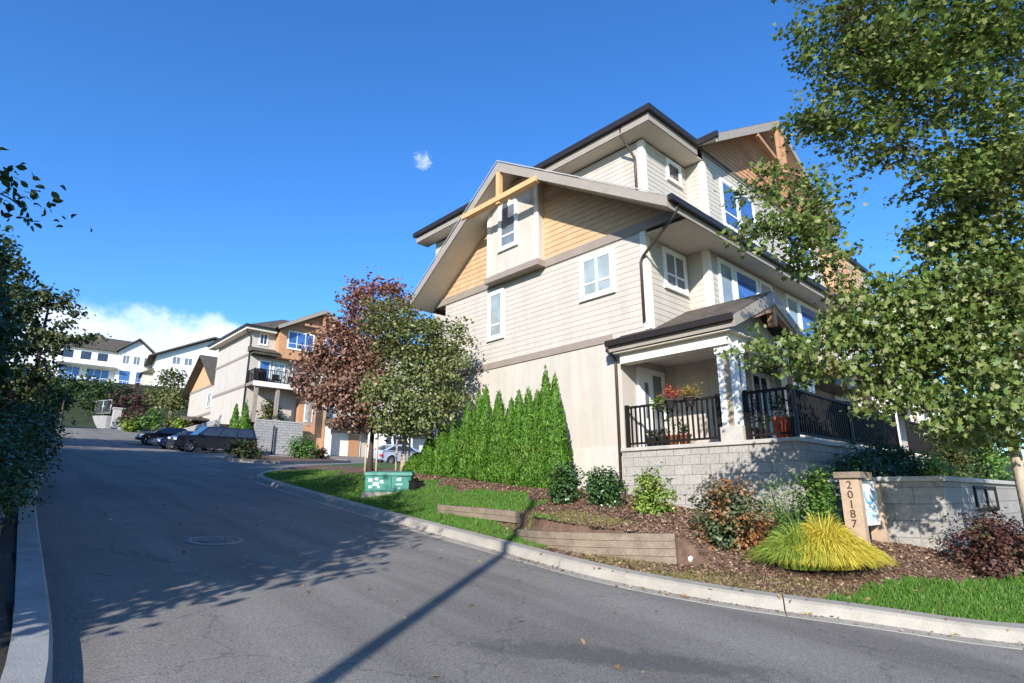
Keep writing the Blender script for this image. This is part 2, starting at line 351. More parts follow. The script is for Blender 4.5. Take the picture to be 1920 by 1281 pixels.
M['f_cedar']=fm('leaf_cedar',[(0,(.035,.10,.010)),(.5,(.08,.195,.016)),(1,(.16,.30,.03))],.35,.55,patch=([(0,(.10,.12,.02)),(1,(.24,.25,.06))],.60,.74),pscale=2.2)
M['f_laurel']=fm('leaf_laurel',[(0,(.022,.055,.016)),(.6,(.05,.105,.03)),(1,(.12,.20,.05))],.2,.3,spec=.6)
M['f_lime']=fm('leaf_lime',[(0,(.09,.17,.02)),(.5,(.20,.31,.045)),(1,(.38,.44,.09))],.35,.45)
M['f_green']=fm('leaf_green',[(0,(.045,.11,.018)),(.5,(.095,.20,.035)),(1,(.19,.30,.06))],.3,.45)
M['f_rhodo']=fm('leaf_rhodo',[(0,(.045,.075,.03)),(.5,(.085,.125,.05)),(1,(.15,.18,.08))],.25,.45,patch=([(0,(.22,.08,.03)),(1,(.40,.20,.08))],.44,.54),pscale=2.0)
M['f_yellow']=fm('blade_yellow',[(0,(.26,.20,.07)),(.10,(.48,.40,.045)),(.55,(.70,.58,.06)),(1,(.86,.74,.16))],.35,.5)
M['f_ygreen']=fm('blade_green',[(0,(.16,.26,.04)),(1,(.42,.50,.08))],.35,.5)
M['f_redbush']=fm('leaf_barberry',[(0,(.045,.02,.018)),(.5,(.10,.04,.03)),(1,(.19,.085,.05))],.25,.5,patch=([(0,(.05,.06,.025)),(1,(.12,.12,.05))],.5,.65),pscale=2.4)
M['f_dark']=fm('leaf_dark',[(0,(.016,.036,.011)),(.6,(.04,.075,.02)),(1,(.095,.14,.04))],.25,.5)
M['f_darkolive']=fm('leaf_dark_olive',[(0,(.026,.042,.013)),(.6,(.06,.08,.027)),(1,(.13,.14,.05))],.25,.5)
M['f_mixed']=fm('leaf_mixed',[(0,(.05,.08,.02)),(.5,(.11,.13,.035)),(1,(.22,.18,.06))],.3,.5)
M['f_burg']=fm('leaf_burgundy',[(0,(.05,.025,.022)),(.5,(.11,.05,.045)),(1,(.17,.10,.06))],.25,.5)
M['f_orange']=fm('leaf_orange',[(0,(.25,.06,.02)),(1,(.50,.18,.05))],.35,.5)
M['f_flower']=fm('petals_red',[(0,(.30,.03,.02)),(.7,(.48,.10,.06)),(1,(.62,.35,.25))],.3,.5)
M['f_gold']=fm('petals_gold',[(0,(.25,.20,.04)),(.6,(.42,.30,.07)),(1,(.5,.24,.1))],.3,.5)
M['f_grass']=fm('grass_blade',[(0,(.055,.15,.014)),(.5,(.09,.225,.024)),(1,(.17,.31,.045))],.35,.5)
M['f_grassdry']=fm('grass_dry',[(0,(.13,.15,.03)),(1,(.30,.25,.09))],.3,.6)
M['chips']=fm('bark_chip',[(0,(.07,.042,.028)),(.5,(.19,.11,.07)),(.88,(.29,.18,.12)),(1,(.44,.33,.22))],0.,.9)
M['litter']=fm('dry_leaf',[(0,(.22,.12,.05)),(.6,(.40,.26,.11)),(1,(.5,.40,.2))],.15,.7)
SUN_E=4.8; SKY_S=.106; SKY_SAT=1.2; SKY_TINT=(.84,1.22,1.62); CLOUD=9.5; EXPO=.70
# ---------------------------------------------------------------- foliage
T_MAPLE=np.array([(0,0),(.30,.10),(.55,.05),(.40,.32),(.62,.62),(.26,.60),(0,1.),(-.26,.60),(-.62,.62),(-.40,.32),(-.55,.05),(-.30,.10)])-np.array([0,.45])
T_OVAL=np.array([(0,0),(.26,.25),(.28,.6),(0,1),(-.28,.6),(-.26,.25)])-np.array([0,.5])
T_DIA=np.array([(0,0),(.22,.45),(0,1),(-.22,.45)])-np.array([0,.5])
T_NAR=np.array([(0,0),(.12,.4),(0,1),(-.12,.4)])-np.array([0,.5])
def unit(v): return v/np.maximum(np.linalg.norm(v,axis=-1,keepdims=True),1e-9)
def leaves(name,C,size,tmpl,mat,parent,up=.7,outc=None,outw=.6,tipdir=None,tipw=0.,base=None,var=.35):
    N=len(C); k=len(tmpl)
    n=rng.normal(size=(N,3)); n[:,2]=np.abs(n[:,2])*.6+up
    if outc is not None: n+=outw*unit(C-np.array(outc))*1.3
    n=unit(n); t=rng.normal(size=(N,3))
    if tipdir is not None: t=t*(1-tipw)+np.array(tipdir)*tipw*2
    b=unit(t-n*np.sum(t*n,1,keepdims=True)); a=np.cross(b,n)
    s=size*(1+var*rng.uniform(-1,1,N))[:,None,None]
    bend=-(tmpl[:,1]**2)*.35
    cv=rng.uniform(-.5,1.3,N)[:,None,None]; fold=np.abs(tmpl[:,0])*.45
    V=C[:,None,:]+s*(tmpl[None,:,0,None]*a[:,None,:]+tmpl[None,:,1,None]*b[:,None,:]+cv*(bend+fold)[None,:,None]*n[:,None,:])
    return np_mesh(name,V,k,mat,parent,base)
def clump_points(blobs,nclump,per,sig,inner=.35,flat=.6):
    """blobs: (centre, radii); points in small sprays set through each blob, thicker toward its rim"""
    w=np.array([ (b[1][0]*b[1][1]*b[1][2])**(2/3) for b in blobs]); w/=w.sum()
    out=[];cc=[]
    for (c,r),wi in zip(blobs,w):
        m=max(2,int(nclump*wi))
        d=unit(rng.normal(size=(m,3))); rr=inner+(1-inner)*rng.uniform(0,1,m)**.55
        rr*= (1+.16*rng.normal(size=m))
        cl=np.array(c)+d*rr[:,None]*np.array(r)
        cc.append(cl)
        mm=np.maximum(3,(per*rng.uniform(.4,1.5,m)).astype(int))
        idx=np.repeat(np.arange(m),mm)
        out.append(cl[idx]+rng.normal(size=(len(idx),3))*sig*np.array([1,1,flat]))
    return np.concatenate(out),np.concatenate(cc)
def make_tree(name,base,label,blobs,nclump,per,sig,leaf,tmpl,fmat,bmat,trunk_r,trunk_top,fork=.45,group=None,inner=.35,limbs=40,lean=(0,0),base_dip=.2,cat='tree',up=.32,split=False):
    base=Vector(base); root=empty(name,base,label,cat,group)
    P,cl=clump_points(blobs,nclump,per,sig,inner)
    mb=MB(); top=Vector(trunk_top); pts=[];n=7
    for i in range(n):
        t=i/(n-1); p=base.lerp(top,t); p+=Vector((math.sin(t*5)*.05,math.cos(t*4)*.05,0))*t*(1-t)*3
        if i==0: p=p-Vector((0,0,base_dip))
        pts.append(p)
    mb.tube(pts,[trunk_r*(1.35 if i==0 else 1-.72*i/(n-1)) for i in range(n)],10)
    def limb(a,b,r0,r1,sag=.1,mb=None):
        m=a.lerp(b,.5)+Vector((random.uniform(-1,1),random.uniform(-1,1),random.uniform(.2,1)))*sag*(b-a).length
        q=[a,a.lerp(m,.55),m,m.lerp(b,.55)+Vector((0,0,.02)),b]
        mb.tube(q,[r0+(r1-r0)*j/4 for j in range(5)],6,cap=False)
    ends=[]; tmb=mb; 
    if split: tmb=MB()
    trk=[(base.lerp(top,t),trunk_r*(1-.72*t)*.6,0.) for t in np.linspace(fork,.97,8)]; nodes=list(trk)
    todo=sorted([Vector(b[0]) for b in blobs],key=lambda c:min((c-n[0]).length for n in trk))
    for c in todo:      # limbs fork from limbs, so each one runs inside the foliage
        a,r0,g=min(nodes,key=lambda n:(n[0]-c).length+.25*n[2]+(.8 if n[0].z>c.z+.3 else 0)); r1=max(r0*.45,trunk_r*.07)
        limb(a,c,r0*.8,r1,.1,tmb); ends.append((a,c)); nodes.append((c,r1,g+(c-a).length)); nodes.append((a.lerp(c,.6),r0*.6,g+.6*(c-a).length))
    mb.build('trunk',bmat,root); mb=tmb if split else MB()
    for i in rng.choice(len(cl),min(limbs,len(cl)),replace=False):
        p=Vector(cl[i]); a,c=min(ends,key=lambda e:(e[1]-p).length); s=a.lerp(c,random.uniform(.45,.95))
        limb(s,p,trunk_r*.13,trunk_r*.035,.1,mb)
    mb.build('branch',M['bark_dark'],root)
    ctr=np.mean([np.array(b[0]) for b in blobs],0)
    leaves('crown',P,leaf,tmpl,fmat,root,up=up,outc=ctr,outw=.35)
    return root
def shrub(name,base,label,r,h,n,leaf,tmpl,fmat,group=None,stem=M['bark_dark'],up=.5,tip=0.,cat='shrub',lobes=6,flatb=.15,smat=None):
    """rounded bush: several lobes of leaves round short stems"""
    base=Vector(base); root=empty(name,base,label,cat,group)
    blobs=[]
    for i in range(lobes):
        a=i*2.4+random.uniform(0,1); q=.55*math.sqrt((i+.5)/lobes)
        blobs.append(((base.x+r[0]*q*math.cos(a),base.y+r[1]*q*math.sin(a),base.z+h*(.5+.16*random.uniform(-1,1)-.12*q)),(r[0]*.56,r[1]*.56,h*.46)))
    P,cl=clump_points(blobs,max(12,n//14),14,min(r)*.13,.45,.8)
    P[:,2]=np.maximum(P[:,2],base.z+flatb*h*rng.uniform(-.2,1,len(P)))
    mb=MB()
    for i in range(9):
        q=cl[rng.integers(len(cl))]; mb.tube([base+Vector((random.uniform(-.08,.08),random.uniform(-.08,.08),-.08)),base.lerp(Vector(q),.5)+Vector((0,0,h*.1)),Vector(q)],[.02,.014,.006],5)
    mb.build('stem',stem,root)
    leaves('foliage',P,leaf,tmpl,fmat,root,up=up,outc=(base.x,base.y,base.z+h*.2),outw=.9,tipdir=(0,0,1),tipw=tip)
    return root
def cedar(base,h,r,label,n,fmat,group,size=.066):
    base=Vector(base); root=empty('cedar',base,label,'cedar',group)
    mb=MB(); mb.tube([base-Vector((0,0,.15)),base+Vector((0,0,h*.5)),base+Vector((0,0,h*.93))],[.045,.03,.008],6); mb.build('trunk',M['bark'],root)
    z=1-np.sqrt(rng.uniform(0,1,n))*.985
    ph=rng.uniform(0,6.283,n); f1=random.uniform(0,6); lobes=1+.15*np.sin(ph*5+z*9+f1)+.10*np.sin(ph*3-z*19+f1)
    prof=np.where(z<.12,.82+.18*z/.12,(1-((z-.12)/.88)**1.55))*.95+.04
    rr=r*prof*lobes*rng.uniform(.72,1.04,n)
    C=np.stack([base.x+rr*np.cos(ph),base.y+rr*np.sin(ph),base.z+z*h*.985],1)
    N=len(C); out=np.stack([np.cos(ph),np.sin(ph),np.full(N,.25)],1)
    nrm=unit(out+.55*rng.normal(size=(N,3))); t=np.array([0,0,1.])+.38*rng.normal(size=(N,3))+.45*out
    b=unit(t-nrm*np.sum(t*nrm,1,keepdims=True)); a=np.cross(b,nrm)
    s=size*rng.uniform(.45,1.7,N)[:,None,None]; tm=np.array([(0,-.5),(.2,-.1),(.13,.3),(0,.75),(-.15,.25),(-.2,-.15)])
    V=C[:,None,:]+s*(tm[None,:,0,None]*a[:,None,:]+tm[None,:,1,None]*b[:,None,:])
    # solid filler cone added inside the foliage to block see-through
    np_mesh('foliage',V,6,fmat,root)
    k=MB(); k.lathe(base,[(r*.6,0.05),(r*.72,h*.1),(r*.62,h*.4),(r*.35,h*.75),(.02,h*.92)],10); k.build('inner_filler',M['f_cedar'],root)
    return root
# ---------------------------------------------------------------- the setting: ground, road, kerbs
def terrain():
    def axis(pieces):
        o=[]
        for a,b,s in pieces: o+=list(np.arange(a,b-1e-6,s))
        return np.array(o+[pieces[-1][1]])
    xs=axis([(-260,-60,20),(-60,-12,4),(-12,-3,.75),(-3,16,.14),(16,32,.5),(32,80,4),(80,360,20)])
    ys=axis([(-80,-16,8),(-16,-6,1),(-6,19,.14),(19,46,.3),(46,125,2),(125,460,30)])
    X,Y=np.meshgrid(xs,ys,indexing='ij'); Z=zg(X,Y); SD=sdist(X,Y); LU=lkerb(Y)-X
    nx,ny=len(xs),len(ys)
    cx=(xs[:-1]+xs[1:])/2; cy=(ys[:-1]+ys[1:])/2; CX,CY=np.meshgrid(cx,cy,indexing='ij'); sd=sdist(CX,CY); lu=lkerb(CY)-CX; u=sd-.28
    far=(CY>88)|(CX<-14)|(CX>60)|(CY<-30)
    road=(sd<.3)&(lu<.6)&~far
    right=(sd>.0)&~far; left=(lu>0)&~far
    wob=.18*np.sin(CX*3.1+CY*1.7)+.12*np.sin(CY*5.3)
    lawn=right&(((CY>8.7)&(CY<25)&(u<2.15+wob-.02*(CY-9)))|(CY<3.05-.46*(CX-8.0)+wob*.7)|(CX>15)&(CY>8))
    lawn&=~((CX>11.2)&(CX<32)&(CY>2.2)&(CY<20))
    mul=right&~lawn
    hill=far&(CY>0)|far
    idx=np.arange(nx*ny).reshape(nx,ny)
    def sub(name,mask,mat,z,kind='structure'):
        I,J=np.nonzero(mask)
        F=np.stack([idx[I,J],idx[I+1,J],idx[I+1,J+1],idx[I,J+1]],1)
        uq,inv=np.unique(F,return_inverse=True); F=inv.reshape(-1,4)
        V=np.stack([X.ravel()[uq],Y.ravel()[uq],z.ravel()[uq]],1)
        me=bpy.data.meshes.new(name); me.vertices.add(len(V)); me.vertices.foreach_set('co',V.astype(np.float32).ravel())
        me.loops.add(F.size); me.loops.foreach_set('vertex_index',F.astype(np.int32).ravel()); me.polygons.add(len(F)); me.polygons.foreach_set('loop_start',np.arange(0,F.size,4,dtype=np.int32))
        me.update(calc_edges=True); me.materials.append(mat); me.polygons.foreach_set('use_smooth',[True]*len(F))
        o=link_mesh(name,me); o['kind']=kind; return o
    ZR=zr(Y)
    sub('road',road,M['asphalt'],ZR)
    lw=sub('lawn',lawn,M['lawnbase'],Z); mu=sub('mulch_bed',mul,M['mulch'],Z)
    sub('verge',left,M['soil'],Z); sub('hillside',hill,M['hill'],Z)
    return (xs,ys,lawn,mul,u)
TER=terrain()
def sweep_kerb(name,path,prof,mat,joint=3.05,gap=.014):
    """prof: (offset to the right of the path, height above the road)"""
    P=[np.array(p) for p in path]; mb=MB(); L=[0]
    for a,b in zip(P[:-1],P[1:]): L.append(L[-1]+np.linalg.norm(b-a))
    def pos(s):
        i=min(max(int(np.searchsorted(L,s))-1,0),len(P)-2); t=(s-L[i])/(L[i+1]-L[i]); d=P[i+1]-P[i]; d=d/np.linalg.norm(d)
        j=min(i+1,len(P)-2); d2=P[j+1]-P[j]; d2=d2/np.linalg.norm(d2); d=d*(1-t)+d2*t; d/=np.linalg.norm(d)
        return P[i]+(P[i+1]-P[i])*t,np.array([d[1],-d[0]])
    s=0.9
    while s<L[-1]-.1:
        e=min(s+joint-gap,L[-1]); m=max(2,int((e-s)/.25)); n=len(prof); base=len(mb.v)
        for q in np.linspace(s,e,m):
            p,nn=pos(q)
            for o,h in prof:
                w=p+nn*o; mb.v.append((w[0],w[1],float(zr(w[1]))+h))
        for i in range(m-1):
            for k in range(n-1):
                mb.f.append([base+i*n+k,base+i*n+k+1,base+(i+1)*n+k+1,base+(i+1)*n+k]); mb.m.append(0); mb.sm.append(False)
        mb.f.append([base+k for k in range(n)][::-1]); mb.m.append(0); mb.sm.append(False)
        mb.f.append([base+(m-1)*n+k for k in range(n)]); mb.m.append(0); mb.sm.append(False)
        s+=joint
    o=mb.build(name,mat); o['kind']='structure'; return o
sweep_kerb('kerb',KP,[(-.20,-.05),(-.20,.006),(.0,.012),(.05,.115),(.09,.14),(.30,.145),(.30,-.05)],M['conc'])
LK=catmull([(-3,-2.2),(-.4,0),(.27,2.6),(.68,5),(.88,8),(1.06,11.3),(1.33,15.5),(1.76,20),(2.2,25),(3.1,35),(4.0,45),(5.3,60),(6.6,75)],4)
sweep_kerb('kerb',[(p[0],p[1]) for p in LK][::-1],[(-.02,-.05),(0,.09),(.03,.135),(.24,.14),(.24,-.05)],M['conc_d'],2.6)
def strip(name,path,o0,o1,h,mat):
    mb=MB(); P=[np.array(p) for p in path]; n=len(P)
    for i,p in enumerate(P):
        d=P[min(i+1,n-1)]-P[max(i-1,0)]; d/=np.linalg.norm(d); nn=np.array([-d[1],d[0]])
        for o in (o0,o1): w=p+nn*o; mb.v.append((w[0],w[1],float(zr(w[1]))+h))
    for i in range(n-1): mb.f.append([2*i,2*i+2,2*i+3,2*i+1]); mb.m.append(0); mb.sm.append(False)
    o=mb.build(name,mat); o['kind']='structure'
strip('path',[(p[0],p[1]) for p in LK[4:40]],.41,1.0,.15,M['conc_d'])
# ---------------------------------------------------------------- grass, bark chips, leaf litter
def scatter(mask,n,wfun=None):
    xs,ys=TER[0],TER[1]; I,J=np.nonzero(mask); ar=(xs[I+1]-xs[I])*(ys[J+1]-ys[J]); cx=(xs[I]+xs[I+1])/2; cy=(ys[J]+ys[J+1])/2
    w=ar*(wfun(cx,cy) if wfun else 1.); w=w/w.sum(); k=rng.choice(len(I),n,p=w)
    x=xs[I[k]]+rng.uniform(0,1,n)*(xs[I[k]+1]-xs[I[k]]); y=ys[J[k]]+rng.uniform(0,1,n)*(ys[J[k]+1]-ys[J[k]])
    u=sdist(x,y); ok=(u>.31); x,y=x[ok],y[ok]; return np.stack([x,y,zg(x,y)],1)
def blades(P,h,w,lean):
    N=len(P); a=rng.uniform(0,6.283,N); d=np.stack([np.cos(a),np.sin(a),0*a],1); hh=h*rng.uniform(.5,1.3,N); l=lean*rng.uniform(0,1,N)*hh; b=rng.uniform(0,6.283,N)
    tip=P+np.stack([l*np.cos(b),l*np.sin(b),hh],1); mid=P+.5*(tip-P)+np.array([0,0,.08])*hh[:,None]
    return np.stack([P-d*w,P+d*w,mid+d*w*.6,tip],1)
near=lambda x,y: np.where(x<15,1./(1.+np.hypot(x,y)**2/60.),0)
P=scatter(TER[2],95000,near); 
o=np_mesh('grass',blades(P,.055,.006,.8),4,M['f_grass']); tag(o,kind='stuff')
P2=scatter(TER[2],9000,near); o=np_mesh('dry_grass',blades(P2,.05,.006,1.0),4,M['f_grassdry']); tag(o,kind='stuff')
# thin weedy grass creeping over the edge of the mulch
def weedw(x,y):
    u=sdist(x,y)-.28
    return np.where((u<.95)&(y>1.5)&(y<4.6)&(x<9.5),.8*np.clip(1.1-u,0,1),0)+np.where((u<.75)&(y>2)&(y<9.6),1.,0)*np.maximum(0,.35+np.sin(x*4+y*2.3)*np.sin(y*3.1))+np.where((np.abs(u-1.15)<.35)&(y>6)&(y<8.6),1.2,0)
P3=scatter(TER[3],8200,weedw); P4=scatter(TER[3],7000,lambda x,y: np.where((y>6.9)&(y<8.9)&(sdist(x,y)<.28+.75-.25*np.abs(y-7.9)),1.,0.)); o=np_mesh('grass_patch',blades(P4,.05,.006,.8),4,M['f_grass']); tag(o,kind='stuff')
o=np_mesh('weed_grass',blades(P3,.045,.006,1.1),4,M['f_grassdry']); tag(o,kind='stuff')
P=scatter(TER[3],52000,lambda x,y: np.where((x<12)&(y<16),1./(1.+np.hypot(x,y)**2/60.),0)); P[:,2]+=.012
leaves('bark_chips',P,.031,np.array([(-.35,-.5),(.35,-.5),(.3,.5),(-.3,.5)]),M['chips'],None,up=1.4,base=(0,0,0),var=.6)['kind']='stuff'
P=np.concatenate([scatter(TER[2],260,near),scatter(TER[3],420,near)]); P[:,2]+=.03
n=240; i=rng.integers(4,len(KP)-14,n); kp=np.array(KP); off=rng.normal(.06,.16,n); q=kp[i]+(kp[np.minimum(i+1,len(kp)-1)]-kp[i])*rng.uniform(0,1,n)[:,None]; q[:,0]-=np.abs(off)*rng.choice([1,1,-1.2],n)
K=np.stack([q[:,0],q[:,1],zr(q[:,1])+np.where(sdist(q[:,0],q[:,1])>.06,.155,np.where(sdist(q[:,0],q[:,1])>0,.13,.03))],1)
n=2600; i=rng.integers(6,len(KP)-12,n); q=kp[i]+(kp[np.minimum(i+1,len(kp)-1)]-kp[i])*rng.uniform(0,1,n)[:,None]; q[:,0]-=np.abs(rng.normal(0,.09,n))+.012*1
G2=np.stack([q[:,0],q[:,1],zr(q[:,1])+.016],1); G2=G2[(sdist(q[:,0],q[:,1])<-.01)&(np.sin(q[:,1]*2.1)+rng.normal(0,.8,n)>.1)]
leaves('gutter_grit',G2,.022,T_OVAL,M['chips'],None,up=2,base=(0,0,0),var=.7)['kind']='stuff'
n=90; x=rng.uniform(1.3,6.6,n); y=rng.uniform(3,16,n); K2=np.stack([x,y,zr(y)+.012],1)
leaves('fallen_leaves',np.concatenate([P,K,K2]),.05,T_OVAL,M['litter'],None,up=1.6,base=(0,0,0),var=.6)['kind']='stuff'
# ---------------------------------------------------------------- building kit
class Face:
    """a wall plane: ax 'X' looks toward -X (position along Y), ax 'Y' looks toward -Y (position along X)"""
    def __init__(s,ax,v): s.ax=ax; s.v=v
    def p(s,a,z,o): return (s.v-o,a,z) if s.ax=='X' else (a,s.v-o,z)
    def box(s,mb,a0,z0,o0,a1,z1,o1,mi=0):
        p=s.p(a0,z0,o0);q=s.p(a1,z1,o1); mb.box(*p,*q,mi)
    def quad(s,mb,pts,mi=0):
        v=[s.p(*q) for q in pts]
        a=Vector(v[1])-Vector(v[0]); b=Vector(v[-1])-Vector(v[0]); n=a.cross(b); want=Vector((-1,0,0)) if s.ax=='X' else Vector((0,-1,0))
        if n.dot(want)<0 and abs(n.normalized().z)<.95: v=v[::-1]
        mb.quad(*v,mi)
def siding(mb,F,a0,a1,z0,z1,pitch=.15,lap=.012,mi=0):
    """lapped boards; a0/a1 may be functions of height (gables)"""
    f0=a0 if callable(a0) else (lambda z:a0); f1=a1 if callable(a1) else (lambda z:a1)
    z=z0
    while z<z1-.01:
        t=min(z+pitch,z1); A0,A1,B0,B1=f0(z),f1(z),f0(t),f1(t)
        if A1-A0>.03:
            F.quad(mb,[(A0,z,lap),(A1,z,lap),(max(B1,B0),t,.003),(B0,t,.003)],mi)
            F.quad(mb,[(A0,z,0),(A1,z,0),(A1,z,lap),(A0,z,lap)],mi)
        z=t
def window(parent,F,a0,a1,z0,z1,pane='gl_pale',vm=(),hm=(),trim=.09,name='window',tm='white',blind=None):
    mb=MB(); o=.06
    F.box(mb,a0-trim,z0-trim,0,a1+trim,z0,o); F.box(mb,a0-trim,z1,0,a1+trim,z1+trim,o)
    F.box(mb,a0-trim,z0,0,a0,z1,o); F.box(mb,a1,z0,0,a1+trim,z1,o)
    F.box(mb,a0-trim-.03,z0-trim-.03,0,a1+trim+.03,z0-trim,o+.025)
    s=.035
    F.box(mb,a0,z0,.02,a1,z0+s,.045); F.box(mb,a0,z1-s,.02,a1,z1,.045); F.box(mb,a0,z0+s,.02,a0+s,z1-s,.045); F.box(mb,a1-s,z0+s,.02,a1,z1-s,.045)
    xs=[a0+s]+[a0+(a1-a0)*f for f in vm]+[a1-s]
    for f in vm: a=a0+(a1-a0)*f; F.box(mb,a-.03,z0+s,.02,a+.03,z1-s,.048)
    for f in hm:
        z=z0+(z1-z0)*f
        for l,r in zip(xs[:-1],xs[1:]): F.box(mb,l+(.03 if l!=xs[0] else 0),z-.025,.02,r-(.03 if r!=xs[-1] else 0),z+.025,.046)
    w=mb.build(name,M[tm],parent)
    g=MB(); F.box(g,a0+.004,z0+.004,.019,a1-.004,z1-.004,.028); g.build('pane',M[pane],w)
    return w
def downspout(parent,pts,w=.075):
    mb=MB(); mb.tube(pts,w/2,8)
    return mb.build('downspout',M['spout'],parent)
# ---------------------------------------------------------------- the corner townhouse
H=empty('townhouse',(11.5,8.4,1.6),'cream three storey townhouse on the corner with tan gables, brown gutters and a columned porch','townhouse')
XE=30.0
mb=MB()
mb.box(11.5,8.4,1.9,XE,15.65,5.4); mb.box(13.4,6.9,1.9,XE,8.4,5.4); mb.box(13.0,15.65,1.9,XE,18.5,8.0)
# faint panel battens on the lower storey
sideX=Face('X',11.5); 
for y in (9.62,10.84,12.06,13.28,14.5): sideX.box(mb,y-.011,2.8,0,y+.011,5.3,.006)
for y in (7.2,7.65,8.1): Face('X',13.4).box(mb,y-.02,2.7,0,y+.02,4.93,.012)
mb.build('ground_floor_wall',M['stucco'],H)
mb=MB(); sideX.box(mb,8.41,.9,-.3,15.65,2.70,.02); sideX.box(mb,8.41,2.70,-.3,15.65,2.735,.012); mb.build('foundation',pm('foundation_cement',(.50,.46,.40),.85,.10,2,.12,80),H)
mb=MB(); mb.box(11.5,7.5,5.4,XE,15.65,8.0); mb.box(13.4,6.9,5.4,XE,7.5,8.0)
siding(mb,sideX,7.5,15.65,5.5,8.0); siding(mb,Face('Y',7.5),11.5,13.4,5.4,7.95); siding(mb,Face('X',13.4),6.9,7.5,5.4,7.95); siding(mb,Face('Y',6.9),13.4,XE,5.4,7.95)
mb.build('second_floor_wall',M['siding'],H)
mb=MB(); mb.box(13,8.4,8.0,XE,18.5,11.6); mb.box(15.35,7.8,8.6,24.65,8.4,11.6); mb.box(25.6,7.6,8.6,XE,8.4,11.6)
siding(mb,Face('X',13.),8.4,18.5,8.6,11.6); siding(mb,Face('Y',8.4),13,15.35,9.2,11.6); siding(mb,Face('X',15.35),7.8,8.4,9.1,11.6); siding(mb,Face('Y',7.8),15.35,24.65,8.9,12.05); siding(mb,Face('Y',8.4),24.65,25.6,9.2,11.6)
siding(mb,Face('Y',7.6),29.2,XE,8.9,11.6)
mb.build('third_floor_wall',M['siding'],H)
mb=MB(); siding(mb,Face('Y',7.6),25.6,29.2,8.9,11.6,.18,.018); siding(mb,Face('X',25.6),7.6,8.4,8.9,11.6,.18,.018); mb.build('rust_shingle_wall',M['sidetan'],H)
# left gable: triangle of tan shingles
RY,RZ=11.83,11.36; GR=(6.23,8.0); GL=(16.46,7.96)
sr=(RZ-GR[1])/(RY-GR[0]); sl=(RZ-GL[1])/(GL[0]-RY)
under=.16
def gy0(z): return max(6.45,GR[0]+(z+under-GR[1])/sr)
def gy1(z): return min(16.25,GL[0]-(z+under-GL[1])/sl)
mb=MB(); tz=RZ-under-.03
poly=[(6.45,8.0),(16.25,8.0),(16.25,GL[1]+(GL[0]-16.25)*sl-under),(RY,RZ-under),(6.45,GR[1]+(6.45-GR[0])*sr-under)]
mb.prism(poly,'X',11.5,13.0); siding(mb,sideX,gy0,gy1,8.16,11.3,.165,.018); mb.build('gable_wall',M['sidetan'],H)
mb=MB(); sideX.box(mb,6.45,7.93,-.05,10.86,8.17,.05); sideX.box(mb,13.17,7.93,-.05,16.28,8.17,.05); sideX.box(mb,8.62,5.31,-.02,15.67,5.5,.035)
mb.build('belt_trim',M['trim'],H)
# roof over the side gable, its rake boards and soffit
def ridge_roof(parent,axis,prof,a0,a1,name='roof',mat='roof'):
    mb=MB(); mb.prism(prof,axis,a0,a1); return mb.build(name,M[mat],parent)
RX=10.5
ridge_roof(H,'X',[GR,(GR[0],GR[1]-.12),(RY,RZ-.14),(GL[0],GL[1]-.12),GL,(RY,RZ)],RX,13.0)
mb=MB()
mb.prism([(GR[0]-.02,GR[1]-.03),(GR[0]-.02,GR[1]-.27),(RY,RZ-.33),(RY,RZ-.035)],'X',RX-.045,RX-.003); mb.prism([(RY+.001,RZ-.035),(RY+.001,RZ-.33),(GL[0]+.02,GL[1]-.27),(GL[0]+.02,GL[1]-.03)],'X',RX-.045,RX-.003)
mb.build('rake_board',M['fascia'],H)
mb=MB(); e=.05
mb.prism([(GR[0]-.05,GR[1]-.02),(RY,RZ-.0),(RY,RZ+.03),(GR[0]-.05,GR[1]+.01)],'X',RX-.075,RX-.046); mb.prism([(RY+.001,RZ),(GL[0]+.05,GL[1]-.02),(GL[0]+.05,GL[1]+.01),(RY+.001,RZ+.03)],'X',RX-.075,RX-.046)
mb.build('drip_edge',M['drip'],H)
mb=MB(); mb.prism([(GR[0]+.02,GR[1]-.123),(GR[0]+.02,GR[1]-.15),(RY,RZ-.172),(GL[0]-.02,GL[1]-.15),(GL[0]-.02,GL[1]-.123),(RY,RZ-.143)],'X',RX,11.5); mb.build('rake_soffit',M['soffit'],H)
mb=MB(); mb.box(RX-.05,RY-.08,9.95,RX+.09,RY+.07,RZ-.36); mb.box(RX-.09,10.2,10.02,RX+.10,13.5,10.18)
mb.build('gable_truss',M['timber'],H)
# bay with the tall window in the gable
mb=MB(); mb.box(11.22,10.92,8.12,11.5,13.12,11.0); B=Face('X',11.22)
for y in (11.2,12.86): B.box(mb,y-.02,8.14,0,y+.02,10.98,.012)
mb.build('gable_bay',M['stucco'],H)
mb=MB(); mb.box(11.12,10.85,7.94,11.5,13.19,8.125); mb.build('bay_sill',M['trim'],H)
for y in (10.9,13.01): mb=MB(); mb.box(11.19,y,8.13,11.25,y+.13,10.7); mb.build('bay_corner_board',M['cream_trim'],H)
window(H,B,11.84,12.5,8.95,10.28,'gl_mid',(),(.27,))
window(H,sideX,8.56,9.5,6.68,7.7,'gl_pale',(.5,),(.32,)); window(H,sideX,12.74,13.3,6.3,7.68,'gl_pale',(),(.27,))
# corner boards
for (x,y,z0,z1) in ((11.5,7.5,5.42,7.95),(13.4,6.9,5.42,7.9),(13,8.4,9.0,11.6),(15.35,7.8,9.0,11.6)):
    mb=MB(); mb.prism([(x-.022,y-.022),(x+.15,y-.022),(x+.15,y+.01),(x+.01,y+.01),(x+.01,y+.15),(x-.022,y+.15)],'Z',z0,z1); mb.build('corner_board',M['cream_trim'],H)
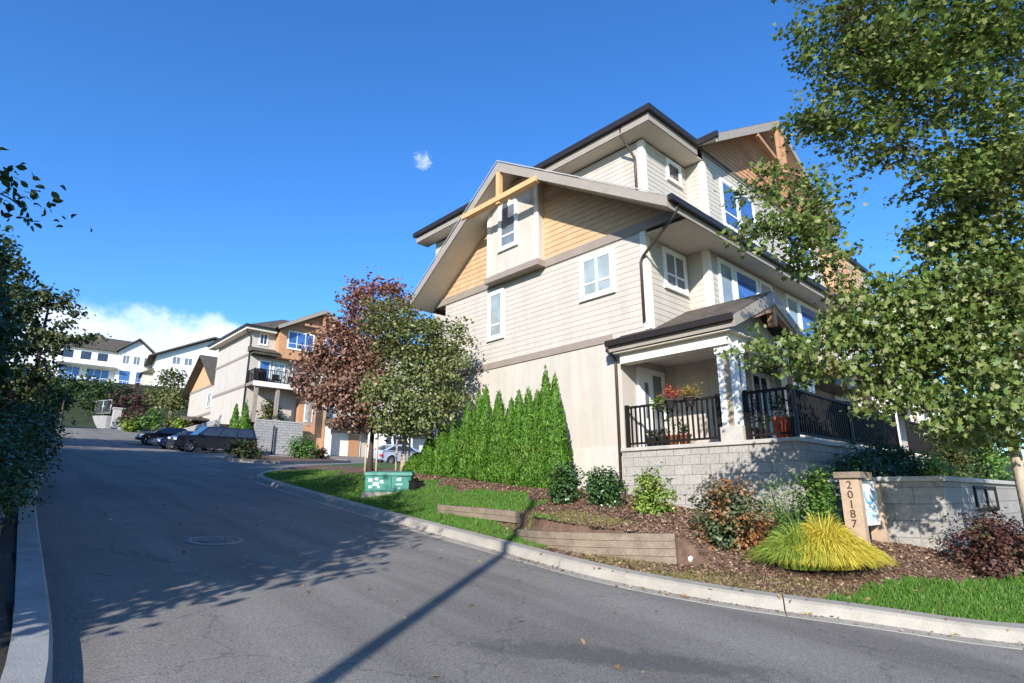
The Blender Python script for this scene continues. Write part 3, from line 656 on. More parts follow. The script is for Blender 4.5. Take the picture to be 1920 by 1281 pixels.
# skirt roof along the front
ridge_roof(H,'X',[GR,(GR[0],GR[1]-.12),(8.45,GR[1]+2.13*sr-.13),(8.45,GR[1]+2.13*sr)],13.0,XE+.6,'skirt_roof')
mb=MB(); mb.box(RX,6.21,7.72,XE+.6,6.245,7.9); mb.build('eave_board',M['fascia'],H)
mb=MB(); mb.box(RX-.02,6.09,7.88,XE+.62,6.207,8.02); mb.build('gutter',M['gutter'],H)
mb=MB(); mb.box(11.46,6.34,7.81,XE+.6,7.5,7.835); mb.build('eave_soffit',M['soffit'],H)
# upper hip roof with its eaves
ex0,ex1,ey0,ey1=12.4,XE+.6,7.74,19.1; ez=12.02; hy=(ey0+ey1)/2; hz=15.1
mb=MB(); mb.add([(ex0,ey0,ez),(ex1,ey0,ez),(ex1,ey1,ez),(ex0,ey1,ez),(ex0+5.6,hy,hz),(ex1-5.6,hy,hz),(ex0,ey0,ez-.1),(ex1,ey0,ez-.1),(ex1,ey1,ez-.1),(ex0,ey1,ez-.1)],[(0,1,5,4),(1,2,5),(2,3,4,5),(3,0,4),(6,7,1,0),(7,8,2,1),(8,9,3,2),(9,6,0,3),(9,8,7,6)])
mb.build('hip_roof',M['roof'],H)
mb=MB(); mb.prism([(ex0+.02,ey0+.02),(15.02,ey0+.02),(15.02,ey0+.055),(ex0+.055,ey0+.055),(ex0+.055,ey1),(ex0+.02,ey1)],'Z',11.66,11.92); mb.build('eave_board',M['fascia'],H); mb=MB(); mb.box(25.0,ey0+.02,11.66,ex1,ey0+.055,11.92); mb.build('eave_board',M['fascia'],H)
mb=MB(); mb.prism([(ex0-.1,ey0-.1),(14.9,ey0-.1),(14.9,ey0+.018),(ex0+.018,ey0+.018),(ex0+.018,ey1+.1),(ex0-.1,ey1+.1)],'Z',11.9,12.08); mb.build('gutter',M['gutter'],H); mb=MB(); mb.box(25.12,ey0-.1,11.9,ex1+.1,ey0+.018,12.08); mb.build('gutter',M['gutter'],H)
mb=MB(); mb.box(ex0+.056,ey0+.056,11.64,ex1,8.4,11.665); mb.box(ex0+.056,8.4,11.64,13,ey1,11.665); mb.build('eave_soffit',M['soffit'],H)
# front cross gable
gx,gzz=20.0,14.95; gl,gr=14.95,25.05; ge=12.06; sg=(gzz-ge)/(gx-gl)
ridge_roof(H,'Y',[(gl,ge),(gl,ge-.12),(gx,gzz-.14),(gr,ge-.12),(gr,ge),(gx,gzz)],7.1,13.4,'gable_roof')
mb=MB(); mb.prism([(gl-.02,ge-.03),(gl-.02,ge-.3),(gx,gzz-.36),(gx,gzz-.035)],'Y',7.055,7.097); mb.prism([(gx+.001,gzz-.035),(gx+.001,gzz-.36),(gr+.02,ge-.3),(gr+.02,ge-.03)],'Y',7.055,7.097); mb.build('rake_board',M['fascia'],H)
mb=MB(); mb.prism([(gl+.02,ge-.123),(gl+.02,ge-.15),(gx,gzz-.172),(gr-.02,ge-.15),(gr-.02,ge-.123),(gx,gzz-.143)],'Y',7.1,7.8); mb.build('rake_soffit',M['soffit'],H)
mb=MB(); mb.box(gl-.11,7.0,ge-.16,gl+.0,7.64,ge+.02); mb.build('gutter',M['gutter'],H)
F=Face('Y',7.8); mb=MB(); mb.prism([(15.35,12.05),(24.65,12.05),(gx,gzz-.2)],'Y',7.8,8.1); siding(mb,F,lambda z:max(15.36,gl+(z+.17-ge)/sg),lambda z:min(24.64,gr-(z+.17-ge)/sg),12.07,14.75,.165,.018); mb.build('gable_wall',M['sideorange'],H)
mb=MB(); F.box(mb,15.3,11.86,0,24.7,12.06,.045); mb.build('belt_trim',M['trim'],H)
mb=MB()
for x in (19.8,20.2): mb.box(x-.065,7.04,12.85,x+.065,7.17,gzz-.38-.1)
mb.bar((18.0,7.11,13.42),(19.73,7.11,12.98),.11,.14); mb.bar((20.27,7.11,12.98),(22.0,7.11,13.42),.11,.14)
mb.build('gable_truss',M['timber_red'],H)
# windows on the front
window(H,Face('Y',7.5),12.3,13.18,6.72,7.62,'gl_mid',(.5,),(.34,)); window(H,Face('Y',8.4),14.3,14.92,10.88,11.42,'gl_dark')
for a0,a1,p in ((16.45,17.4,'gl_blue'),(17.55,18.6,'gl_blue'),(21.4,22.4,'gl_blue'),(22.55,23.55,'gl_blue')): window(H,F,a0,a1,9.85,11.35,p,(),(.3,))
F69=Face('Y',6.9)
for a0,a1,p in ((13.95,14.62,'gl_pale'),(14.85,16.1,'gl_blue'),(16.35,17.05,'gl_pale'),(18.2,19.0,'gl_pale'),(19.2,20.8,'gl_blue'),(22.3,23.2,'gl_pale'),(25.0,26.3,'gl_blue')): window(H,F69,a0,a1,6.35,7.62,p,(),())
for a0,a1 in ((15.2,16.1),(18.0,18.9),(21.3,22.6),(26.,27.2)): window(H,F69,a0,a1,2.72 if a0<17 else 3.4,4.75,'gl_dark',(.5,),())
mb=MB(); mb.box(26.9,7.52,8.9,27.0,7.585,11.6); mb.build('corner_board',M['timber_red'],H)
# downspouts
downspout(H,[(10.8,6.15,7.92),(10.8,6.25,7.66),(11.43,7.55,7.25),(11.43,7.62,7.12),(11.43,7.62,5.62)])
downspout(H,[(12.42,8.72,11.9),(12.46,8.72,11.62),(12.93,8.62,11.05),(12.93,8.62,10.9),(12.93,8.62,9.4)])
downspout(H,[(11.05,8.46,5.1),(11.08,8.5,4.98),(11.42,8.52,4.84),(11.44,8.52,4.7),(11.44,8.52,1.75)])
# porch door
FD=Face('Y',8.4); d=window(H,FD,12.2,13.2,2.68,4.62,'gl_mid',(.52,),(),.1,'door'); 
mb=MB(); FD.box(mb,12.24,2.7,.029,12.68,4.58,.04); mb.build('door_panel',M['door'],d)
mb=MB(); FD.box(mb,12.38,3.45,.041,12.54,4.35,.046); mb.build('pane',M['gl_mid'],d)
# ---- porches: the near one and two farther along the front
def porch(x0,px,rx,x1,front=5.3,back=7.5,wrap=None,ztop=6.2,ze=5.2,cols=()):
    P=[(x0,ze),(x0,ze-.12),(px,ztop-.14),(x1,ze-.12),(x1,ze),(px,ztop)]
    rf=ridge_roof(H,'Y',P,front,back,'porch_roof')
    if wrap:
        sl=(ztop-ze)/(px-x0); mb=MB(); mb.prism([(x0,ze),(x0,ze-.12),(wrap[0],ze+(wrap[0]-x0)*sl-.12),(wrap[0],ze+(wrap[0]-x0)*sl)],'Y',back,wrap[1]); mb.build('roof_return',M['roof'],rf)
    mb=MB(); y1=wrap[1] if wrap else back
    mb.box(x0+.0,front,4.94,x0+.04,y1,5.1); mb.prism([(x0-.02,ze-.03),(x0-.02,ze-.27),(px,ztop-.33),(px,ztop-.035)],'Y',front-.045,front-.003); mb.prism([(px+.001,ztop-.035),(px+.001,ztop-.33),(x1+.02,ze-.27),(x1+.02,ze-.03)],'Y',front-.045,front-.003)
    mb.build('porch_fascia',M['fascia'],rf)
    for (a,b,c) in ((x0-.11,x0-.003,y1+.03),(x1+.003,x1+.11,back)): mb=MB(); mb.box(a,front-.03,5.07,b,c,5.21); mb.build('gutter',M['gutter'],rf)
    mb=MB(); mb.box(x0+.05,front+.12,4.9,x1-.05,8.38,4.93); mb.build('porch_ceiling',M['soffit'],rf)
    mb=MB(); mb.box(x0+.2,front+.25,4.66,x0+.5,8.3,4.9); mb.box(x0+.5,front+.25,4.66,x1-.2,front+.5,4.9); mb.build('porch_beam',M['cream_trim'],rf)
    mb=MB(); mb.box(px-.08,front-.02,5.35,px+.08,front+.14,ztop-.3)
    for sgn in (-1,1): mb.bar((px+sgn*.1,front+.06,5.75),(px+sgn*1.15,front+.06,5.38),.14,.16)
    mb.build('porch_truss',M['timber_red'],rf)
    mb=MB(); mb.prism([(x0+.35,4.93),(x1-.35,4.93),(px,ztop-.22)],'Y',front+.5,front+.58); mb.build('porch_gable',M['stucco'],rf)
    for cx in cols: column(cx,front+.38)
M['coltan']=pm('column_tan',(.36,.285,.195),.75,.1,4,.1,60)
def column(cx,cy,z0=2.66,z1=4.66):
    c=MB(); w=.2; c.box(cx-w+.03,cy-w+.03,z0,cx+w-.03,cy+w-.03,z1); o=c.build('column',M['coltan'],H)
    c=MB()
    for sx in (-1,1):
        for sy in (-1,1): c.box(cx+sx*(w-.13)-.0 if sx>0 else cx-w,cy+sy*(w-.13) if sy>0 else cy-w,z0+.02,cx+w if sx>0 else cx-w+.13,cy+w if sy>0 else cy-w+.13,z1-.02)
    c.box(cx-w-.03,cy-w-.03,z1-.16,cx+w+.03,cy+w+.03,z1-.005); c.build('column_board',M['white'],o)
    c=MB(); c.box(cx-w-.04,cy-w-.04,z0,cx+w+.04,cy+w+.04,z0+.3); c.build('column_base',M['cap'],o)
porch(11.12,13.2,13.2,15.3,wrap=(11.5,8.48),cols=(11.62,14.8))
porch(22.0,24.2,24.2,26.4,cols=(22.45,26.0)); 
mb=MB(); mb.box(15.42,5.9,4.86,21.88,8.38,5.0); mb.build('porch_roof',M['roof'],H); mb=MB(); mb.box(15.42,5.8,4.72,21.88,5.898,5.03); mb.build('gutter',M['gutter'],H)
column(16.9,6.2,2.66,4.72); column(20.9,6.2,2.66,4.72); column(28.5,5.7,2.66,4.8)
mb=MB(); mb.box(26.6,5.5,4.82,31,8.38,4.96); mb.build('porch_roof',M['roof'],H)
def railing(p,q,z=2.66,h=.98,parent=None,sp=.118,bal=.034,name='railing',mat='black',post=True):
    mb=MB(); p=Vector((p[0],p[1],z));q=Vector((q[0],q[1],z)); L=(q-p).length
    mb.bar(p+Vector((0,0,h-.03)),q+Vector((0,0,h-.03)),.07,.05); mb.bar(p+Vector((0,0,.1)),q+Vector((0,0,.1)),.045,.045)
    n=int(L/sp)
    for i in range(1,n):
        c=p.lerp(q,i/n); mb.box(c.x-bal/2,c.y-bal/2,z+.125,c.x+bal/2,c.y+bal/2,z+h-.056)
    if post:
        for c in (p,q): mb.box(c.x-.04,c.y-.04,z,c.x+.04,c.y+.04,z+h+.03)
    return mb.build(name,M[mat],parent or H)
railing((11.5,8.3),(11.5,5.98)); railing((11.5,5.38),(11.5,4.5)); railing((11.62,4.5),(14.6,4.5)); railing((14.72,4.5),(18.2,4.5)); railing((19.4,4.5),(24,4.5)); railing((24.2,4.5),(29.9,4.5))
mb=MB(); mb.lathe((12.3,7.4,4.80),[(.0,.02),(.1,.03),(.12,.07),(.12,.1)],14); mb.build('porch_lamp',M['clearglass'],H)
# ---------------------------------------------------------------- block walls
W=empty('block_wall',(11.35,6.4,1.2),'tall grey split block retaining wall carrying the porch deck','retaining wall')
mb=MB(); mb.box(11.35,4.4,.2,XE,8.385,2.58); mb.build('block_face',M['block'],W)
mb=MB(); mb.box(11.3,4.35,2.58,XE,8.39,2.66); mb.build('deck_cap',M['cap'],W,bevel=.01)
W2=empty('block_wall',(11.35,3.3,.7),'low pale block garden wall with flat caps behind the house number sign','garden wall')
mb=MB(); mb.box(11.33,2.3,-.4,11.63,4.4,1.83); mb.box(11.63,2.3,-.4,27,2.6,1.83); mb.build('block_face',M['lowblock'],W2)
mb=MB(); mb.box(11.27,2.24,1.83,11.69,4.4,1.91); mb.box(11.69,2.24,1.83,27,2.66,1.91); mb.build('cap_stone',M['cap'],W2,bevel=.012)
mb=MB(); mb.box(11.63,2.6,.2,27,4.4,1.74); o=mb.build('planter_soil',M['mulch']); o['kind']='structure'
# ---------------------------------------------------------------- townhouse across the lane
K=empty('townhouse',(17,51.6,5),'townhouse across the lane with a black railed balcony and rust shingle bay','townhouse')
X2,Y2=17.1,51.6
kx=Face('X',X2);ky=Face('Y',Y2)
mb=MB(); mb.box(X2,Y2,4.4,40,60.5,10.5); mb.build('lower_wall',M['stucco'],K)
mb=MB(); mb.box(X2,Y2,10.5,40,60.5,15.5); siding(mb,kx,Y2,60.5,10.75,15.4,.2); siding(mb,ky,X2,19.2,10.7,15.4,.2); mb.build('upper_wall',M['siding'],K)
mb=MB(); mb.box(19.2,50.7,13.2,27,Y2,16.2); siding(mb,Face('Y',50.7),19.2,27,13.3,16.2,.2); siding(mb,Face('X',19.2),50.7,Y2,13.3,15.6,.2); mb.build('bay_wall',M['sideorange'],K)
mb=MB(); kx.box(mb,Y2-.05,13.2,0,60.5,13.42,.05); kx.box(mb,Y2-.05,10.45,0,60.5,10.68,.05); ky.box(mb,X2-.05,13.2,0,19.2,13.42,.05); mb.build('belt_trim',M['trim'],K)
mb=MB(); mb.box(X2,50.6,13.25,19.4,Y2,13.5); mb.prism([(50.5,13.45),(50.5,13.55),(51.6,14.0),(51.6,13.5)],'X',X2-.2,19.3); mb.build('skirt_roof',M['roof'],K)
z=15.7; mb=MB(); a,b,c,d=16.4,41,50.9,61.5
mb.add([(a,c,z),(b,c,z),(b,d,z),(a,d,z),(a+5,56.2,18.3),(b-5,56.2,18.3),(a,c,z-.12),(b,c,z-.12),(b,d,z-.12),(a,d,z-.12)],[(0,1,5,4),(1,2,5),(2,3,4,5),(3,0,4),(6,7,1,0),(7,8,2,1),(8,9,3,2),(9,6,0,3),(9,8,7,6)]); mb.build('hip_roof',M['roof'],K)
mb=MB(); mb.prism([(a-.12,c-.12),(19,c-.12),(19,c-.001),(a-.001,c-.001),(a-.001,d),(a-.12,d)],'Z',z-.12,z+.06); mb.build('gutter',M['gutter'],K)
mb=MB(); mb.box(a+.02,c+.02,z-.34,19,c+.06,z-.122); mb.box(a+.02,c+.06,z-.34,a+.06,d,z-.122); mb.box(a+.06,c+.06,z-.36,19,Y2,z-.33); mb.box(a+.06,Y2,z-.36,X2,d,z-.33); mb.build('eave_soffit',M['soffit'],K)
gl2,gr2,gxx,gt=19.0,27.0,22.9,18.2
P=[(gl2-.3,15.9),(gl2-.3,15.75),(gxx,gt-.16),(gr2+.3,15.75),(gr2+.3,15.9),(gxx,gt)]
ridge_roof(K,'Y',P,49.9,56,'gable_roof')
mb=MB(); mb.prism([(gl2-.3,15.87),(gl2-.3,15.55),(gxx,gt-.4),(gxx,gt-.04)],'Y',49.84,49.897); mb.prism([(gxx+.001,gt-.04),(gxx+.001,gt-.4),(gr2+.3,15.55),(gr2+.3,15.87)],'Y',49.84,49.897); mb.build('rake_board',M['fascia'],K)
mb=MB(); mb.prism([(19.2,16.2),(27,16.2),(gxx,gt-.2)],'Y',50.7,51); mb.prism([(19.21,15.6),(26.9,15.6),(gxx+1.9,17.2),(gxx-1.9,17.2)],'Y',50.68,50.7); mb.build('gable_wall',M['sideorange'],K)
mb=MB(); mb.box(gxx-.1,49.9,15.9,gxx+.1,50.1,gt-.4); mb.bar((gxx-1.8,50,16.4),(gxx+1.8,50,16.4),.16,.2); mb.build('gable_truss',M['timber_red'],K)
window(K,ky,17.85,18.45,14.35,15.25,'gl_dark',(.5,)); window(K,Face('Y',50.7),20.0,22.3,14.2,15.7,'gl_blue',(.33,.67),(.3,)); window(K,Face('Y',50.7),23.5,25.6,14.2,15.7,'gl_blue',(.33,.67),(.3,))
window(K,ky,18.05,18.9,10.85,12.85,'gl_blue',(),(),.1,'door'); window(K,ky,19.3,20.2,10.9,12.8,'gl_pale',(.5,)); window(K,ky,21,22.6,11,12.7,'gl_dark',(.5,))
mb=MB(); mb.box(X2-.05,49.7,10.45,22.5,Y2-.01,10.7); mb.build('balcony_floor',M['trim'],K); mb=MB(); mb.box(X2-.1,49.62,10.3,22.5,49.695,10.72); mb.build('balcony_fascia',M['cream_trim'],K)
railing((X2,49.78),(22.4,49.78),10.7,1.1,K,.16,.035,'balcony_railing'); railing((X2,49.9),(X2,51.5),10.7,1.1,K,.16,.035,'balcony_railing')
for x in (17.4,19.2,22.2): mb=MB(); mb.box(x-.14,49.8,7.3,x+.14,50.08,10.3); mb.build('balcony_post',M['trim'],K)
downspout(K,[(16.5,51.0,15.6),(16.6,51.3,15.2),(17.04,51.55,14.8),(17.04,51.55,14.5),(17.04,51.55,8.0)],.1)
mb=MB(); siding(mb,Face('Y',50.9),21.6,24.2,7.5,10.3,.2); mb.box(21.6,50.9,5,24.2,Y2,10.4); mb.build('entry_wall',M['sideorange'],K); window(K,Face('Y',50.9),22.2,22.8,7.9,9.6,'gl_pale')
for x in (24.6,29.2,33.8):
    mb=MB(); mb.box(x,Y2-.12,4.6,x+3.6,Y2-.001,7.1)
    for i in range(1,4): mb.box(x+.06,Y2-.135,4.6+i*.62-.02,x+3.54,Y2-.121,4.6+i*.62+.02)
    mb.build('garage_door',M['cream_trim'],K)
for x in (24.35,28.7,33.2):
    mb=MB(); mb.box(x-.18,50.4,4.6,x+.18,50.76,7.5); mb.build('column',M['white'],K)
mb=MB(); mb.box(24.2,50.2,7.4,40,Y2-.13,7.75); mb.prism([(50.0,7.75),(51.55,7.75),(51.55,8.5)],'X',24.1,40); mb.build('skirt_roof',M['roof'],K)
mb=MB(); mb.box(26.9,Y2-.2,4.6,28.0,Y2-.136,7.0); mb.build('door',M['timber_red'],K)
# retaining walls in front of it
Q=empty('stone_wall',(19,50.0,4.8),'pale ledge stone retaining wall beside the parked pickup','retaining wall')
mb=MB(); mb.box(17.55,49.6,4.3,21.6,50.1,7.45); mb.build('stone_face',M['ledge'],Q); mb=MB(); mb.box(17.5,49.55,7.45,21.65,50.15,7.55); mb.build('cap_stone',M['cap'],Q)
mb=MB(); mb.box(17.2,50.11,4.3,21.6,51.59,7.3); o=mb.build('planter_soil',M['soil']); o['kind']='structure'
Q=empty('stone_wall',(15,53.6,5),'long low stone planter wall behind the parked cars','retaining wall')
mb=MB(); mb.box(12.9,78.2,6,13.3,79,9.4); mb.box(15.4,52.6,4.6,17.0,53.0,6.6); mb.box(15.4,53.0,4.6,15.8,74,7.6); mb.build('stone_face',M['ledge'],Q)
mb=MB(); mb.box(15.8,53.0,4.6,17.05,74,7.3); o=mb.build('planter_soil',M['soil']); o['kind']='structure'
# house behind, tan gable with shingled roof
N=empty('townhouse',(19,68,7),'small tan gabled townhouse end with brown shingle roof farther up the lane','townhouse')
nx=Face('X',18.0); mb=MB(); mb.box(18.0,62.5,6.5,30,72,12.4); siding(mb,nx,62.5,72,9.6,12.4,.2); mb.build('wall',M['siding'],N)
mb=MB(); mb.prism([(62.5,12.4),(72,12.4),(67.2,15.6)],'X',18.0,18.4); siding(mb,nx,lambda z:62.5+(z-12.4)*1.47,lambda z:72-(z-12.4)*1.5,12.45,15.4,.2); mb.build('gable_wall',M['sidetan'],N)
ridge_roof(N,'X',[(61.8,12.1),(61.8,11.95),(67.2,15.75),(72.7,11.95),(72.7,12.1),(67.2,15.95)],17.2,30)
mb=MB(); nx.box(mb,62.4,9.35,0,72,9.6,.05); nx.box(mb,62.4,12.25,0,72,12.5,.05); mb.build('belt_trim',M['trim'],N)
mb=MB(); mb.prism([(61.7,8.5),(61.7,8.38),(66,8.9),(66,9.2)],'X',15.9,18.0); mb.build('porch_roof',M['roof'],N)
window(N,nx,64.2,65.2,10.2,11.6,'gl_mid',(.5,))
# ---------------------------------------------------------------- white houses up the hill
def white_house(org,rot,label,second=False):
    o=empty('white_house',org,label,'house','white houses on the hill')
    Fy=Face('Y',0)
    class _P: pass
    base=Vector(org)
    def bl(mb,name,mat,parent=None):
        ob=mb.build(name,mat,None); ob.parent=parent or o; ORG[ob.name]=Vector((0,0,0)); return ob
    def win(F,a0,a1,z0,z1,p,vm=()):
        mb=MB(); t=.12
        F.box(mb,a0-t,z0-t,0,a1+t,z0,.06);F.box(mb,a0-t,z1,0,a1+t,z1+t,.06);F.box(mb,a0-t,z0,0,a0,z1,.06);F.box(mb,a1,z0,0,a1+t,z1,.06)
        for f in vm: F.box(mb,a0+(a1-a0)*f-.04,z0,.01,a0+(a1-a0)*f+.04,z1,.05)
        w=bl(mb,'window',M['white']); g=MB(); F.box(g,a0,z0,.005,a1,z1,.02); g_=bl(g,'pane',M[p],w)
    ORG[o.name]=Vector((0,0,0))
    if not second:
        mb=MB(); mb.box(0,0,-3,13.6,9,6.0); mb.box(8.3,-1.2,-3,13.6,0,6.0); mb.prism([(8.3,6.0),(13.6,6.0),(10.95,8.3)],'Y',-1.2,0); bl(mb,'wall',M['white'])
        mb=MB(); mb.add([(-.7,-.7,5.9),(14.2,-.7,5.9),(14.2,9.7,5.9),(-.7,9.7,5.9),(3.5,4.5,9.2),(11,4.5,9.2)],[(0,1,5,4),(1,2,5),(2,3,4,5),(3,0,4),(3,2,1,0)]); mb.prism([(7.6,5.9),(7.6,5.7),(10.95,8.4),(14.3,5.7),(14.3,5.9),(10.95,8.65)],'Y',-1.9,4.5); bl(mb,'roof',M['roof'])
        F2=Face('Y',-1.2)
        for a in (.5,3.0,5.4): win(Fy,a,a+1.5,4.0,5.4,'gl_dark')
        for a in (9.0,10.6,12.2): win(F2,a,a+.9 if a<12 else a+.8,3.9,5.3,'gl_mid',(.5,))
        win(F2,8.8,10.4,-.2,2.6,'gl_blue'); win(F2,11.3,12.9,-.2,2.6,'gl_blue'); win(Fy,.4,3.2,-.4,2.5,'gl_blue',(.33,.66)); win(Fy,4.2,7.4,-.4,2.5,'gl_blue',(.33,.66))
        mb=MB(); mb.box(-.2,-2.6,2.75,8.2,0,3.0); mb.box(-.2,-2.6,-.7,13.6,-1.21,-.45); bl(mb,'deck',M['white'])
        mb=MB()
        for i in range(24): mb.box(i*.58,-2.55,-.45,i*.58+.06,-2.5,.55)
        mb.box(-.1,-2.57,.55,13.6,-2.48,.63); bl(mb,'deck_railing',M['white'])
    else:
        mb=MB(); mb.box(0,0,-3,15,9,4.2); mb.prism([(0,4.2),(15,4.2),(15,6.6),(8.2,8.0)],'Y',0,9); bl(mb,'wall',M['white'])
        mb=MB(); mb.prism([(-1.2,3.9),(-1.2,3.7),(8.2,8.2),(15.2,6.7),(15.2,6.9),(8.2,8.45)],'Y',-1,9.6); bl(mb,'roof',M['roof'])
        for a in (2.4,4.2,6.0): win(Fy,a,a+1.1,3.0,4.2,'gl_mid',(.5,))
        win(Fy,8.6,10,1.6,4.2,'gl_dark'); win(Fy,5.5,8,-1.2,1.0,'gl_pale')
        mb=MB(); mb.box(-1.5,1.5,-3,-.01,7,1.2); bl(mb,'side_wing',M['siding']); mb=MB(); mb.prism([(-1.9,1.2),(0,1.2),(0,2.2)],'Y',1,7.5); bl(mb,'wing_roof',M['roof'])
    o.rotation_euler=(0,0,rot)
    return o
p=at(100,712,D=97); white_house((p.x,p.y,p.z),-R(2),'white two storey house with brown hip roof and blue lit decks on the hill')
p=at(287,712,D=97); white_house((p.x,p.y,p.z),-R(8),'white house with one long sloping grey roof edge, behind the small green tree',True)
# ---------------------------------------------------------------- trees near the camera
def blob(px,py,D,rx,ry=None,rz=None): 
    c=at(px,py,D); return ((c.x,c.y,c.z),(rx,ry or rx,rz or rx*.75))
B=[blob(*q) for q in ((1590,60,8.9,.85),(1690,60,8.6,.95),(1790,40,8.6,1.1),(1640,160,8.8,.8),(1740,180,8.4,.95),(1850,150,8.4,1.1),(1565,235,8.8,.62,.62,.34),(1520,215,8.8,.38,.38,.25),(1650,275,8.6,.6,.6,.38),(1800,330,8.3,.7),(1850,330,8.2,1.),(1930,300,8.0,1.),
 (1430,345,8.7,.42,.42,.3),(1470,400,8.6,.6,.6,.45),(1530,380,8.7,.5,.5,.5),(1540,480,8.6,.55),(1475,455,8.4,.42,.42,.34),(1610,570,8.7,.6),(1590,610,8.5,.5,.5,.34),(1425,650,8.3,.32,.32,.2),(1485,670,8.3,.48,.48,.26),(1580,665,8.5,.7,.7,.42),
 (1690,600,8.4,.7),(1755,515,8.5,.4),(1790,560,8.3,.8),(1880,520,8.2,.95),(1870,670,8.1,.85),(1780,700,8.4,.7,.7,.45),(1690,700,8.6,.6,.6,.35),(1720,750,8.0,.4,.4,.22),(1640,760,8.2,.3,.3,.16),(1800,810,7.7,.35,.35,.22),(1900,780,8.0,.6,.6,.35),(1830,440,8.3,.75),(1790,420,8.5,.5),
 (1385,440,8.6,.25,.25,.16),(1745,455,8.4,.35,.35,.3),(1690,560,8.5,.45),(1850,560,8.1,.6),(1760,590,8.3,.5),(1840,770,7.2,.45,.45,.3),(1900,730,6.9,.5,.5,.35),(1780,790,7.4,.3,.3,.2),(1700,660,8.3,.6),(1820,620,8.1,.7),(1760,640,8.2,.6),(1600,620,8.3,.5),(1530,700,8.4,.42,.42,.22),(1640,730,8.4,.4,.4,.22),(1900,720,7.9,.6),(1850,800,8.0,.5,.5,.3),(1610,120,8.7,.6),(1540,60,8.9,.35,.35,.25),(1500,230,8.8,.2,.2,.14),
 (1680,-120,8.8,1.2),(1830,-140,8.5,1.4),(1960,-20,8.2,1.2),(2010,250,8.2,1.2),(2020,520,8.0,1.2),(2020,760,7.8,.8),(1960,650,8.3,.9))]
tb=at(1914,870,8.3); tb.z=gz(tb.x,tb.y)
make_tree('maple_tree',tb,'tall green maple overhanging the porch from the right edge, with a pale slim trunk',B,2500,27,.125,.066,T_MAPLE,M['f_maple'],M['bark_pale'],.085,(tb.x-.1,tb.y+.1,8.6),.28,'street maples',limbs=130,base_dip=.15,split=True)
B=[blob(*q) for q in ((775,640,17.4,1.05),(815,680,17.3,.9),(862,640,17.2,.32,.32,.75),(845,700,17.0,.5),(760,735,17.2,1.2),(835,755,17.2,.7,.7,.6),(735,785,17.3,.6,.6,.5),(780,790,17.2,.8,.8,.45),(730,600,17.6,.8),(800,620,17.5,.6))]
b=onground(755,886)
make_tree('maple_tree',b,'round olive green maple beside the cedar hedge, tied to two pale stakes',B,600,24,.17,.105,T_OVAL,M['f_maple_olive'],M['bark_pale'],.085,(b.x+.05,b.y,b.z+4.2),.33,'street maples',limbs=70)
B=[blob(*q) for q in ((690,585,19,.85),(645,640,19,1.0),(596,680,18.8,.65),(578,715,18.6,.42,.42,.3),(640,725,18.8,1.0),(710,660,19,1.0),(700,545,19,.45,.45,.55),(660,560,19,.3,.3,.5),(668,775,18.8,.75,.75,.5),(608,745,18.6,.55),(745,590,19,.6),(690,720,18.8,1.0),(740,545,19.2,.4))]
b2=onground(693,884)
make_tree('maple_tree',b2,'purple and red autumn maple with a dark trunk behind the green utility box',B,600,24,.17,.12,T_OVAL,M['f_maple_red'],M['bark_dark'],.09,(b2.x,b2.y,b2.z+4.6),.33,'street maples',limbs=70)  # dark bark puts the shade on this trunk into its colour
def stake(px,py,h,label,lean=0):
    b=onground(px,py); mb=MB(); mb.tube([b-Vector((0,0,.2)),b+Vector((lean,0,h))],[.035,.03],8); 
    o=mb.build('tree_stake',M['stake'],None,b); tag(o,label,'stake','stakes tied to the street maples')
stake(742,882,1.5,'pale wooden stake left of the olive maple trunk'); stake(766,884,1.6,'pale wooden stake right of the olive maple trunk'); stake(684,886,1.5,'shaded wooden stake left of the dark maple trunk'); stake(705,884,1.5,'shaded wooden stake right of the dark maple trunk')
# more dark trees behind the bend
# left side: the row of trees that shades the road
lab=['nearest','second','third','fourth','fifth','sixth','seventh','eighth']
for i,(y,x,h,r) in enumerate(((5.5,-3.9,6.6,2.2),(9.4,-3.8,7.6,2.5),(14.0,-3.6,8.0,2.5),(18.4,-3.4,8.6,2.7),(23,-3.0,8.8,2.8),(28.5,-2.6,9.0,3.0),(34.5,-2.2,9.2,3.1),(48,-2.0,9.5,3.3))):
    z=gz(x,y); bl=[((x,y,z+h-r*.8),(r*.8,r*.8,r*.8)),((x+.3,y-.25*r,z+h*.5),(r,r*.9,r*.8)),((x-.2,y+.4*r,z+h*.42),(r,r,r*.8)),((x+.4,y,z+h*.22),(r*.9,r*.95,r*.6))]
    if i==1: bl+=[((.05,10.95,5.86),(.62,.16,.04)),((-.7,11.1,5.9),(.5,.3,.06)),((-.28,11.3,6.3),(.3,.2,.06))]
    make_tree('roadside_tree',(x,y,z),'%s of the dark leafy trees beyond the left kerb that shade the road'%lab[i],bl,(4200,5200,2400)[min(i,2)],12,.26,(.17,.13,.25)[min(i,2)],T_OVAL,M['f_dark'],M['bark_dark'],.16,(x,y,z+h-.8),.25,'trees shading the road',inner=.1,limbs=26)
B=[blob(*q) for q in ((5,530,36,1.6,1.6,2.2),(60,565,36,1.3,1.3,1.0),(105,565,36,.9,.9,.7),(40,630,36,1.9),(92,640,36,1.1,1.1,.9),(30,720,36,1.8),(75,700,36,1.2),(140,585,36,.5,.5,.25),(0,460,36,.5,.5,1.2),(128,610,36,.6,.6,.3),(170,632,36,.7,.7,.14),(140,640,36,.6,.6,.3))]
